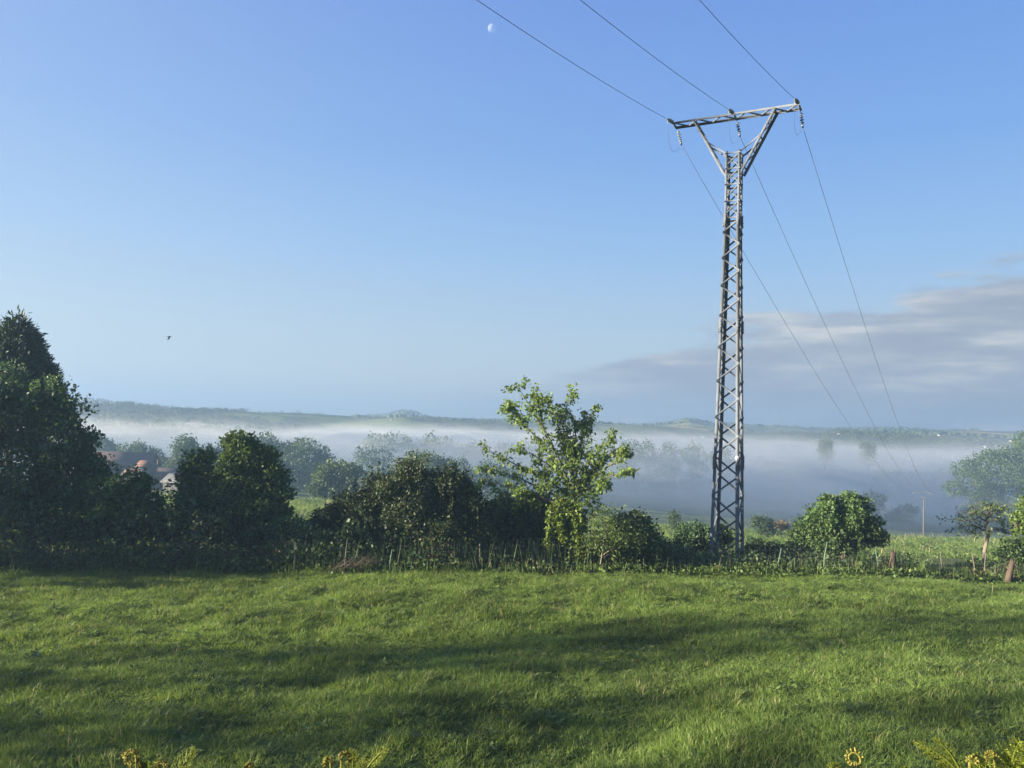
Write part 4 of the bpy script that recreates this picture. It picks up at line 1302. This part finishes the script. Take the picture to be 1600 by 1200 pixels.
# tree at the right edge
lob = px_lobes([(1606, 800, 22, 20), (1596, 812, 18, 10), (1612, 780, 18, 18), (1625, 815, 34, 26), (1602, 830, 16, 10)], 27.0)
rt = plant('broadleaf_tree', 'leafy tree just entering the right picture edge', 'tree', on(1640, 27.0), lob, 420, 6, (0.08, 0.08, 0.05), 0.10, MAT['cherry_leaf'], MAT['bark'], 0.08, 7, W(1622, 815, 27.0), inner=0.3)
lob = px_lobes([(1575, 858, 13, 16), (1597, 848, 10, 12), (1590, 870, 26, 14), (1561, 864, 10, 8)], 26.0)
plant('scrub_bush', 'upright green bush right of the crooked tree', 'bush', on(1585, 26.0), lob, 420, 6, 0.06, 0.08, MAT['oak_leaf'], MAT['bark'], 0.02, stems=4, inner=0.3)

# ---- trees beyond the left picture edge, which throw the long shade across the meadow
for i, (x, y, h, w) in enumerate([(-38, 6.2, 14.5, 1.35), (-37, 0.5, 14.5, 1.35), (-36, 3.7, 9.2, 1.5), (-30, 18.0, 7.4, 2.2), (-23, 20.8, 6.8, 2.2)]):
    b = gnd((x, y))
    lob = [(b + np.array([0, 0, h * 0.72]), (w, w, h * 0.28)), (b + np.array([0.5, 0.3, h * 0.45]), (w * 1.15, w * 1.15, h * 0.3)), (b + np.array([-0.4, -0.3, h * 0.25]), (w, w, h * 0.22))]
    plant('field_tree', 'tall leafy tree in the row beyond the left picture edge', 'tree', b, lob, 600 if y < 15 else 800, 4, 0.22, 0.24, MAT['dark_leaf'], MAT['bark'], 0.16, 5, group='trees beyond the left edge')

# ------------------------------------------------------------------ hedge undergrowth and weeds
HX = np.array([-25, -15, -11, -7, -3.5, -1, 1, 3.5, 5.5, 8, 11, 14, 18, 24])
HH = np.array([1.7, 1.65, 1.5, 1.45, 1.2, 0.8, 0.62, 0.75, 0.6, 0.5, 0.45, 0.42, 0.45, 0.5])


def undergrowth(name, leaf, x0, x1, n, per, L, y_off, depth, hk=1.0, wr=0.35, droop=0.2, z0=0.0, up=0.5, patch=None, spread=0.06):
    x = rng.uniform(x0, x1, n * 2)
    if patch is not None:
        x = x[fbm(x * patch[0], x * 0 + patch[1], 41, 2) > patch[2]]
    x = x[:n]; n = len(x)
    d = rng.random(n)
    y = hedge_y(x) + y_off + d * depth
    h = np.interp(x, HX, HH) * hk * (1 + 0.9 * fbm(x * 0.9, y * 0.9, 23, 3)) * (0.35 + 0.65 * sstep(0, 0.35, d))
    z = hgt(x, y) + h * (z0 + (1 - z0) * rng.random(n) ** 0.65)
    mb = MB(); leafy(mb, np.stack([x, y, z], 1), per, spread, L, wr, droop, None, up=up)
    return tag(mb.build(name, leaf), kind='stuff')


undergrowth('bramble_undergrowth', MAT['bramble_leaf'], -22, 6, 9000, 6, 0.085, -0.1, 2.6)
undergrowth('bramble_undergrowth', MAT['bramble_leaf'], 5, 10.5, 1700, 6, 0.08, 0.0, 1.7)
undergrowth('bramble_undergrowth', MAT['bramble_leaf'], 10, 22, 2600, 6, 0.07, 0.0, 2.4, patch=(0.6, 4.0, -0.02))
undergrowth('pasture_scrub', MAT['weed_leaf'], 8, 60, 2600, 6, 0.10, 3.0, 34.0, 0.55, patch=(0.35, 9.0, 0.02))
undergrowth('dry_undergrowth', MAT['dry_leaf'], -20, 20, 1000, 6, 0.075, -0.12, 1.2, 0.8, patch=(0.5, 3.0, 0.10))
undergrowth('weeds', MAT['weed_leaf'], -20, 3, 1500, 5, 0.075, -0.3, 0.7, 0.35, droop=-0.1)
undergrowth('weeds', MAT['weed_leaf'], 2, 22, 2600, 6, 0.085, -0.45, 1.0, 0.40, droop=-0.1)
# tall grass stems in the hedge foot
def tall_grass(name, x0, x1, n, y_off, depth, h0, h1, mat, w=0.006):
    x = rng.uniform(x0, x1, n); y = hedge_y(x) + y_off + rng.random(n) * depth
    Pp = np.stack([x, y, hgt(x, y)], 1); A = rand_dir(n) * 0.25; A[:, 2] = 1; A = unit(A)
    Nn = rand_dir(n); Nn[:, 2] = 0; Nn = unit(Nn - A * (Nn * A).sum(1, keepdims=True))
    l = rng.uniform(h0, h1, n); mb = MB(); mb.leaves(Pp, A, Nn, l, np.full(n, w), 0)
    return tag(mb.build(name, mat), kind='stuff')
tall_grass('tall_grass', -20, 22, 5000, -0.35, 1.2, 0.2, 0.55, MAT['weed_leaf'], 0.008)
tall_grass('tall_grass', -20, 22, 380, -0.3, 1.5, 0.35, 0.8, MAT['dry_grass'], 0.004)
undergrowth('nettles', MAT['dark_leaf'], -21, 4.5, 1300, 5, 0.12, 0.1, 2.0, 1.15, droop=0.5, z0=0.45, spread=(0.03, 0.03, 0.09))
tall_grass('dry_stems', -20, 20, 350, -0.1, 2.0, 0.4, 1.0, MAT['dry_stem'], 0.005)
tall_grass('tall_grass', -21, 4.5, 1900, 0.0, 2.2, 0.5, 1.2, MAT['bramble_leaf'], 0.010)
# a heap of dry cut stems left of the round bush's foot
mb = MB(); n = 230; x = rng.uniform(0, 1, n)
a_ = np.array([W(505 + 60 * k, 893 - 8 * k, 22.4) for k in x]) + rng.normal(size=(n, 3)) * np.array([0.15, 0.2, 0.03])
dirs = unit(np.stack([rng.normal(0.85, 0.15, n), rng.normal(0, 0.2, n), rng.normal(0.5, 0.12, n)], 1))
mb.leaves(a_, dirs, unit(np.cross(dirs, rand_dir(n))), rng.uniform(0.4, 0.9, n), np.full(n, 0.004), 0)
tag(mb.build('brush_heap', MAT['dry_stem']), 'leaning heap of dry brown stems at the foot of the hedge', 'brush heap')

# small ferns and saplings along the right fence
def frond(mb, b, tip, w, n=14, bend=0.15, lw=0.35):
    b = np.asarray(b, float); tip = np.asarray(tip, float); tt = np.linspace(0, 1, n)
    pts = b + (tip - b) * tt[:, None]; pts[:, 2] += np.sin(tt * math.pi) * bend * np.linalg.norm(tip - b)
    mb.tube(pts, np.linspace(0.006, 0.002, n), 4)
    d = unit(np.gradient(pts, axis=0)); side = unit(np.cross(d, np.array([0, -0.6, 0.8])))
    for sg in (-1, 1):
        Lw = w * np.sin(np.clip(tt * 1.02 + 0.12, 0, 1) * math.pi) ** 0.8
        A = unit(side * sg + d * 0.45)
        mb.leaves(pts, A, unit(np.cross(A, d)), Lw + 0.01, (Lw + 0.01) * lw * 0.5, 0.1)
for px, py, y, n, s, lab in ((1349, 868, 24.9, 9, 0.55, 'upright bright fern beside the split stump'), (1335, 885, 24.5, 6, 0.4, 'smaller fern left of the bright fern by the fence'), (1512, 893, 24.6, 7, 0.4, 'low fern under the crooked tree'), (1225, 890, 24.2, 6, 0.4, 'small fern right of the pylon foot'), (1432, 885, 24.9, 6, 0.4, 'small fern right of the split stump')):
    b = on(px, y); o = thing('fern', b, lab, 'fern', 'ferns along the fence')
    for k in range(n):
        th = rng.uniform(0, 2 * math.pi); mb = MB()
        frond(mb, b, b + np.array([math.cos(th) * s * 0.7, math.sin(th) * s * 0.5, s * rng.uniform(0.9, 1.5)]), s * 0.28); mb.build('frond', MAT['weed_leaf'], o)

# ------------------------------------------------------------------ fence, stumps, logs
fx = np.arange(-19, 21, 0.0)if False else None
fence = thing('wire_fence', gnd((4, float(hedge_y(4)) + 0.35)), 'thin wire mesh fence running along the hedge and under the pylon', 'fence')
def fy(x): return hedge_y(x) + 0.30
mb = MB()
xx = np.arange(-3, 19.01, 0.5)
for hz_ in (0.12, 0.28, 0.44, 0.60, 0.78, 1.0):
    mb.tube(np.stack([xx, fy(xx), hgt(xx, fy(xx)) + hz_ + 0.02 * np.sin(xx * 1.3)], 1), 0.0016, 3, False)
for x in np.arange(-3, 19, 0.16):
    z = float(hgt(x, fy(x))); mb.tube([(x, float(fy(x)) + 0.004, z + 0.05), (x, float(fy(x)) + 0.004, z + 1.0)], 0.0012, 3, False)
tag(mb.build('wire_mesh', MAT['fence_wire'], fence), kind='stuff')
for px, h_, mt, r_ in ((483, 0.95, 'post_wood', 0.014), (556, 1.0, 'post_wood', 0.014), (623, 0.75, 'post_green', 0.016), (750, 0.85, 'post_wood', 0.018), (1220, 0.85, 'post_green', 0.018), (1293, 1.0, 'post_green', 0.022), (1384, 0.8, 'post_green', 0.016), (1500, 0.9, 'post_wood', 0.014), (1562, 0.95, 'post_wood', 0.018), (1581, 0.95, 'post_wood', 0.014), (1022, 0.9, 'post_wood', 0.02)):
    b = on(px, 24.0); b = gnd((b[0], float(fy(b[0])) - 0.02))
    if px < 700: b = gnd((b[0], float(hedge_y(b[0])) - 0.22))
    mb = MB(); mb.tube([b - [0, 0, .2], b + [rng.normal() * 0.02, 0, h_ * 0.5], b + [rng.normal() * 0.04, 0, h_]], [r_ * 1.1, r_, r_ * 0.9], 6, wob=0.15); mb.build('fence_post', MAT[mt], fence)


def stump(label, px, y, h, r, lean):
    b = on(px, y); o = thing('tree_stump', b, label, 'stump', 'broken stumps along the fence')
    n = 8; hh = np.linspace(-0.15, h, n); mb = MB()
    pts = b + np.stack([lean * hh, hh * 0, hh], 1)
    mb.tube(pts, r * (1 + 0.35 * np.exp(-np.linspace(0, 4, n)) + 0.15 * np.sin(np.linspace(0, 5, n))), 9, wob=0.25); mb.build('trunk', MAT['rust_wood'], o, True)
    for k in range(5):
        th = k * 1.3; mb = MB(); s0 = pts[-1] + np.array([math.cos(th), math.sin(th), 0]) * r * 0.6
        mb.tube([s0 - [0, 0, 0.08], s0 + [lean * 0.1, 0, rng.uniform(0.05, 0.16)]], [r * 0.35, r * 0.05], 5); mb.build('splinter', MAT['rust_wood'], o)


stump('split reddish stump standing by the fence, right of the bright fern', 1394, 24.9, 0.72, 0.10, 0.05)
stump('leaning orange brown stump at the right end of the fence', 1573, 24.8, 0.78, 0.09, 0.25)
stump('short pale broken stump between green post and bright fern', 1313, 25.2, 0.5, 0.06, 0.15)
for i, (px, dx, r_, lab) in enumerate(((1405, 0.5, 0.07, 'dark fallen log beside the split stump'), (1478, 0.7, 0.08, 'dark fallen log left of the crooked tree foot'), (1500, 0.5, 0.06, 'short dark log under the crooked tree'), (1548, 0.6, 0.075, 'dark log right of the crooked tree'), (1592, 0.6, 0.09, 'brown log at the right picture edge'))):
    b = on(px, 24.4); b = gnd((b[0], float(hedge_y(b[0])) - 0.05)) + np.array([0, 0, r_ * 0.7]); o = thing('fallen_log', b, lab, 'log', 'fallen logs along the fence')
    mb = MB(); tt = np.linspace(-dx, dx, 8); mb.tube(b + np.stack([tt, tt * 0.15, 0.03 * np.sin(tt * 4)], 1), r_ * np.linspace(1.1, 0.8, 8), 8, wob=0.3); mb.build('trunk', MAT['soil'], o, True)
    mb = MB(); mb.tube([b + [dx * 0.3, 0, 0], b + [dx * 0.45, -0.1, 0.25]], [r_ * 0.4, r_ * 0.15], 5); mb.build('branch_stub', MAT['soil'], o)

# ------------------------------------------------------------------ meadow grass
def tuft(name, nb, rad, h0, h1, w, mat, lean, loc):
    mb = MB()
    th = rng.random(nb) * 2 * math.pi; rr = rad * np.sqrt(rng.random(nb))
    b = np.stack([rr * np.cos(th), rr * np.sin(th), np.zeros(nb) - 0.01], 1)
    h = rng.uniform(h0, h1, nb)
    l = np.stack([np.cos(th) * 0.4 + rng.normal(size=nb) * 0.6 + 0.15, np.sin(th) * 0.4 + rng.normal(size=nb) * 0.6, np.zeros(nb)], 1) * lean
    ph = rng.random(nb) * math.pi; sd = np.stack([np.cos(ph), np.sin(ph), np.zeros(nb)], 1)
    v = []; q = []; t_ = []
    p1 = b + l * h[:, None] * 0.25 + np.array([0, 0, 1]) * h[:, None] * 0.55
    p2 = b + l * h[:, None] * 0.95 + np.array([0, 0, 1]) * h[:, None] * 0.92
    V_ = np.stack([b - sd * w, b + sd * w, p1 + sd * w * 0.8, p1 - sd * w * 0.8, p2], 1).reshape(-1, 3)
    k = np.arange(nb) * 5
    mb.add(V_, np.stack([k, k + 1, k + 2, k + 3], 1), np.stack([k + 3, k + 2, k + 4], 1))
    o = mb.build(name, mat)
    o.location = loc
    return tag(o, kind='stuff')


def weed(name, loc):
    mb = MB(); n = 14; th = np.arange(n) * 2.4; A = np.stack([np.cos(th), np.sin(th), np.full(n, 0.35)], 1); A = unit(A)
    mb.leaves(np.zeros((n, 3)) + np.array([0, 0, 0.01]) * np.arange(n)[:, None], A, unit(np.array([0, 0, 1.0]) - A * A[:, 2:3]), rng.uniform(0.06, 0.13, n), rng.uniform(0.018, 0.03, n), 0.3)
    o = mb.build(name, MAT['weed_leaf']); o.location = loc
    return tag(o, kind='stuff')


def tl(x, y): return (x, y, float(hgt(x, y)))
TUFTS = [tuft('grass_tuft', 38, 0.13, 0.08, 0.19, 0.0042, MAT['grass'], 0.55, tl(1.0, 12.0)), tuft('grass_tuft', 30, 0.13, 0.10, 0.24, 0.0042, MAT['grass'], 0.8, tl(-2.0, 14.0)), tuft('grass_tuft', 28, 0.10, 0.06, 0.16, 0.0045, MAT['grass'], 0.4, tl(3.0, 16.0)), tuft('grass_tuft', 34, 0.16, 0.07, 0.21, 0.0040, MAT['grass'], 1.0, tl(-4.0, 18.0)),
         weed('meadow_weed', tl(2.0, 13.0)), tuft('dry_grass_tuft', 5, 0.07, 0.18, 0.36, 0.0028, MAT['dry_grass'], 0.35, tl(-1.0, 13.0))]


def scatter(name, pts, var, scl, rot):
    me = bpy.data.meshes.new(name); me.vertices.add(len(pts)); me.vertices.foreach_set('co', pts.astype(np.float32).ravel())
    a = me.attributes.new('var', 'INT', 'POINT'); a.data.foreach_set('value', var.astype(np.int32))
    a = me.attributes.new('scl', 'FLOAT_VECTOR', 'POINT'); a.data.foreach_set('vector', scl.astype(np.float32).ravel())
    a = me.attributes.new('rot', 'FLOAT_VECTOR', 'POINT'); a.data.foreach_set('vector', rot.astype(np.float32).ravel())
    me.update(); o = bpy.data.objects.new(name, me); COL.objects.link(o)
    ng = bpy.data.node_groups.new(name, 'GeometryNodeTree')
    ng.interface.new_socket('Geometry', in_out='INPUT', socket_type='NodeSocketGeometry'); ng.interface.new_socket('Geometry', in_out='OUTPUT', socket_type='NodeSocketGeometry')
    gi = ng.nodes.new('NodeGroupInput'); go = ng.nodes.new('NodeGroupOutput'); jn = ng.nodes.new('GeometryNodeJoinGeometry')
    for tf in TUFTS[::-1]:
        oi = ng.nodes.new('GeometryNodeObjectInfo'); oi.inputs['Object'].default_value = tf; oi.inputs['As Instance'].default_value = True
        ng.links.new(oi.outputs['Geometry'], jn.inputs[0])
    ip = ng.nodes.new('GeometryNodeInstanceOnPoints'); ip.inputs['Pick Instance'].default_value = True
    def na(n_, ty):
        x = ng.nodes.new('GeometryNodeInputNamedAttribute'); x.data_type = ty; x.inputs[0].default_value = n_
        return x.outputs[0]
    ng.links.new(gi.outputs[0], ip.inputs['Points']); ng.links.new(jn.outputs[0], ip.inputs['Instance']); ng.links.new(na('var', 'INT'), ip.inputs['Instance Index'])
    ng.links.new(na('scl', 'FLOAT_VECTOR'), ip.inputs['Scale']); ng.links.new(na('rot', 'FLOAT_VECTOR'), ip.inputs['Rotation']); ng.links.new(ip.outputs[0], go.inputs[0])
    md = o.modifiers.new('grass', 'NODES'); md.node_group = ng
    return tag(o, kind='stuff')


def meadow():
    n = 62000
    y = np.sqrt(rng.uniform(6.5 ** 2, 26.5 ** 2, n)); x = rng.uniform(-1, 1, n) * (y * 0.74 + 2.0)
    ok = y < hedge_y(x) + 0.3
    x, y = x[ok], y[ok]; n = len(x)
    clump = fbm(x * 0.55, y * 0.8, 61, 3); fine = fbm(x * 1.9, y * 2.2, 67, 2)
    s = np.clip(0.64 + 0.55 * clump + 0.6 * fine, 0.32, 1.3) * rng.uniform(0.8, 1.2, n)
    var = rng.choice(4, n, p=[0.3, 0.25, 0.2, 0.25]); u = rng.random(n)
    var = np.where(u < 0.016 + 0.10 * (fbm(x * 0.8 + 9, y * 0.8, 83, 3) > 0.27), 4, var); var = np.where((u > 0.978) & (clump > -0.1), 5, var)
    s = np.where(var >= 4, np.clip(s, 0.7, 1.3), s)
    scl = np.stack([0.8 + 0.35 * s, 0.8 + 0.35 * s, s], 1)
    rot = np.stack([rng.normal(size=n) * 0.12, rng.normal(size=n) * 0.12 + 0.12, rng.random(n) * 6.283], 1)
    scatter('grass', np.stack([x, y, hgt(x, y)], 1), var, scl, rot)
    # the rough pasture beyond the fence and the bank under the viewer
    n = 16000
    y = np.sqrt(rng.uniform(25 ** 2, 95 ** 2, n)); x = rng.uniform(-0.75, 0.75, n) * y
    ok = (y > hedge_y(x) + 1.0) & (fbm(x * 0.12, y * 0.12, 63, 3) > -0.12); x, y = x[ok], y[ok]
    yb = rng.uniform(0.8, 6.5, 2500); xb = rng.uniform(-4, 4, 2500)
    x = np.concatenate([x, xb]); y = np.concatenate([y, yb]); n = len(x)
    s = rng.uniform(0.7, 1.6, n) * np.where(y > 20, 1.0 + y / 60, 0.8)
    rot = np.stack([rng.normal(size=n) * 0.1, rng.normal(size=n) * 0.1, rng.random(n) * 6.283], 1)
    scatter('grass', np.stack([x, y, hgt(x, y)], 1), rng.choice(6, n, p=[0.19, 0.19, 0.19, 0.19, 0.12, 0.12]), np.stack([s * 1.6, s * 1.6, s], 1), rot)


meadow()
# a few taller stalks that catch the light
for px, py, hpx, lab in ((575, 1095, 26, 'pale upright stalk alone in the middle of the meadow'), (657, 1075, 20, 'thin stalk right of the palest one in the meadow'), (185, 1025, 16, 'pale stalk in the shaded left of the meadow'), (1550, 935, 18, 'pale tuft stalk near the right end of the meadow')):
    d_ = CAMZ * F / (py - (667 + (px - 800) * math.tan(ROLL))); b = gnd(W(px, py, d_)); h = hpx * d_ / F * 1.15
    mb = MB(); mb.tube([b - [0, 0, .03], b + [0.01, 0, h * 0.5], b + [0.03, 0, h]], [0.006, 0.005, 0.003], 5); tag(mb.build('grass_stalk', MAT['dry_grass']), lab, 'stalk', 'stalks in the meadow')

# ------------------------------------------------------------------ bracken on the bank below the viewer
def bracken_tip(mb, b, tip, curl, w, n=20):
    """A bracken frond from b to tip, its pinnae again cut into leaflets; curl bends the young tip over."""
    b = np.asarray(b, float); tip = np.asarray(tip, float); tt = np.linspace(0, 1, n)
    L_ = np.linalg.norm(tip - b)
    pts = b + (tip - b) * tt[:, None]; pts[:, 0] += curl * L_ * 0.22 * (tt ** 3 - tt); pts[:, 2] += 0.10 * L_ * np.sin(tt * math.pi)
    mb.tube(pts, np.linspace(0.0045, 0.0015, n), 5)
    d = unit(np.gradient(pts, axis=0)); side = unit(np.cross(d, np.array([-0.35, -1.0, 0.25])))
    for k in range(2, n):
        f_ = tt[k]; Lp = w * (1.05 - f_) ** 0.7 * rng.uniform(0.75, 1.15)
        for sg in (-1, 1):
            if rng.random() < 0.08: continue
            A = unit(side[k] * sg + d[k] * 0.75 + rng.normal(size=3) * 0.18)
            m_ = 6; q = np.linspace(0.15, 1, m_)[:, None]; pp = pts[k] + A * Lp * q; pp += d[k] * (q ** 2) * Lp * 0.35
            mb.tube(np.vstack([pts[k], pp[2], pp[-1]]), [0.0014, 0.0011, 0.0007], 3, False)
            AA = unit(np.vstack([np.cross(A, [0, -1, 0.3]) * s2 + A * 0.9 + rng.normal(size=(m_, 3)) * 0.35 for s2 in (-1, 1)]))
            ll = np.tile(Lp * 0.20 * (1.15 - q[:, 0]) + 0.003, 2); mb.leaves(np.vstack([pp, pp]), AA, unit(np.cross(AA, rand_dir(2 * m_))), ll, ll * 0.26, 0.4)


def crozier(mb, b, c, r, turns=0.85, n=22, w=0.008, flip=1, bud=False):
    """Coiled young bracken tip: stem from b up to a coil centred at c, set with small knobs."""
    th = np.linspace(0, turns * 2 * math.pi, n); rr = r * (1 - 0.55 * th / th[-1])
    coil = np.asarray(c) + np.stack([flip * rr * np.cos(th), 0.3 * rr * np.sin(th * 0.7), rr * np.sin(th)], 1)
    st = np.asarray(b) + (coil[0] - np.asarray(b)) * np.linspace(0, 1, 8)[:, None]; st[:, 0] += flip * r * 0.5 * np.sin(np.linspace(0, 1, 8) * math.pi)
    pts = np.vstack([st[:-1], coil]); mb.tube(pts, np.concatenate([np.full(7, 0.0038), np.linspace(0.0036, 0.002, n)]), 6)
    d = unit(coil - np.asarray(c))
    for k in range(1, n, 2):
        kn = coil[k] + d[k] * 0.0045
        mb.tube([coil[k], kn + d[k] * 0.004, kn + d[k] * 0.008 + rng.normal(size=3) * 0.002], [0.0022, 0.0034, 0.0012], 5)
        q_ = 9 if bud else 5
        A = unit(np.tile(d[k] * (0.4 if bud else 1.0), (q_, 1)) + rng.normal(size=(q_, 3)) * 0.7)
        mb.leaves(kn + rng.normal(size=(q_, 3)) * (r * 0.22 if bud else 0.0), A, unit(np.cross(A, rand_dir(q_))), w * rng.uniform(0.6, 1.5, q_), np.full(q_, w * 0.36), 0.5)


def bracken(label, base_px, y, tips, cro=(), bud=True):
    b = W(base_px, 1300, y); b = np.array([b[0], y, float(hgt(b[0], y))])
    o = thing('bracken_fern', b, label, 'fern', 'bracken on the near bank')
    for px, py, bx, curl, w in tips:
        t_ = W(px, py, y + rng.uniform(-0.08, 0.08)); s0 = W(bx, 1235, y + rng.uniform(-0.05, 0.05))
        mb = MB(); bracken_tip(mb, s0, t_, curl, w); mb.tube([b - [0, 0, .05], (b + s0) / 2 + [0.01, 0, 0.02], s0], [0.008, 0.007, 0.0055], 6); mb.build('frond', MAT['fern_leaf'], o)
    for px, py, r_, fl in cro:
        c = W(px, py, y - 0.05); mb = MB(); crozier(mb, b, c, r_ * y / F * (0.72 if bud else 1.0), 0.85 if not bud else 0.6, flip=fl, bud=bud); mb.build('crozier', MAT['fern_tip'], o)


bracken('curled yellow bracken at the bottom edge, far left clump', 235, 2.5, [(225, 1192, 235, -0.4, 0.05), (303, 1172, 270, 0.3, 0.05)], [(203, 1184, 13, 1), (212, 1196, 10, -1), (250, 1200, 10, 1)])
bracken('small bracken tip at the bottom edge right of the far left clump', 390, 2.6, [(388, 1199, 392, 0.1, 0.04)], [(388, 1202, 6, 1)])
bracken('yellow bracken with pale buds at the bottom edge, left of middle', 560, 2.5, [(605, 1169, 555, 0.3, 0.045), (552, 1172, 548, -0.2, 0.05), (570, 1185, 560, 0.3, 0.04)], [(512, 1192, 6, 1), (540, 1186, 9, -1)])
bracken('single coiled crozier at the bottom edge right of middle', 1345, 2.4, [(1304, 1192, 1306, 0.2, 0.035)], [(1334, 1186, 10, 1)], False)
bracken('green feathery bracken leaning left at the bottom right', 1500, 2.3, [(1430, 1160, 1520, -0.3, 0.036), (1460, 1153, 1515, -0.25, 0.036), (1445, 1175, 1500, -0.2, 0.03), (1412, 1199, 1418, 0, 0.03)], [])
bracken('yellow budding bracken left of the corner clump', 1535, 2.4, [(1525, 1178, 1535, -0.2, 0.04), (1545, 1180, 1540, 0.4, 0.04)], [(1548, 1184, 8, 1), (1520, 1190, 7, -1)])
bracken('broad green bracken in the bottom right corner', 1595, 2.3, [(1594, 1158, 1575, 0.3, 0.07), (1610, 1170, 1600, 0.2, 0.08), (1585, 1185, 1580, 0.1, 0.06)])

# ------------------------------------------------------------------ bird and moon
bc = W(264, 526, 38.0)
def bird():
    s = 0.115; sec = [(-1.0, 0.02, 0.02), (-0.75, 0.10, 0.06), (-0.45, 0.13, 0.13), (0.0, 0.22, 0.22), (0.4, 0.2, 0.2), (0.62, 0.11, 0.12), (0.82, 0.13, 0.13), (0.98, 0.07, 0.07), (1.15, 0.012, 0.012)]
    nn = 8; vs = []
    for x, a, b in sec:
        for k in range(nn):
            th = 2 * math.pi * k / nn; vs.append((x, a * math.cos(th), b * math.sin(th) + (0.05 if 0.6 < x < 1.1 else 0)))
    qs = [(i * nn + k, i * nn + (k + 1) % nn, (i + 1) * nn + (k + 1) % nn, (i + 1) * nn + k) for i in range(len(sec) - 1) for k in range(nn)]
    mb = MB(); base = len(vs)
    for sg in (-1, 1):       # wings swept down in mid beat, rooted inside the body
        o0 = len(vs); prof = [(0.05, -0.28, 0.42, 0.05), (0.5, -0.34, 0.40, -0.45), (0.95, -0.42, 0.25, -1.0), (1.1, -0.55, -0.30, -1.35)]
        for yv, x0, x1, z in prof:
            for dz in (0.025, -0.025): vs += [(x0, sg * yv, z + dz), (x1, sg * yv, z + dz)]
        for i in range(3):
            a = o0 + 4 * i; b_ = a + 4
            qs += [(a, a + 1, b_ + 1, b_), (a + 3, a + 2, b_ + 2, b_ + 3), (a + 1, a + 3, b_ + 3, b_ + 1), (a + 2, a, b_, b_ + 2)]
        e = o0 + 12; qs.append((e, e + 1, e + 3, e + 2))
    v = np.array(vs) * s; ang = 0.5; c_, s_ = math.cos(ang), math.sin(ang)
    v = np.stack([v[:, 0] * c_ - v[:, 1] * s_, v[:, 0] * s_ + v[:, 1] * c_, v[:, 2] - 0.0], 1)
    mb.add(v, qs); o = mb.build('bird', MAT['bird'], None, True, ); o.location = [float(q) for q in bc]
    tag(o, 'small dark bird flapping in the clear sky at left', 'bird')


bird()
import bmesh
bm = bmesh.new(); bmesh.ops.create_uvsphere(bm, u_segments=32, v_segments=20, radius=1.0); me = bpy.data.meshes.new('moon'); bm.to_mesh(me); bm.free()
me.polygons.foreach_set('use_smooth', np.ones(len(me.polygons), bool)); me.materials.append(MAT['moon'])
mo = bpy.data.objects.new('moon', me); COL.objects.link(mo)
mc = W(769, 44, 14000.0); mo.location = [float(q) for q in mc]; mo.scale = (14000 * 7.0 / F,) * 3
tag(mo, 'pale half moon high in the blue sky by the leftmost cable', 'moon')
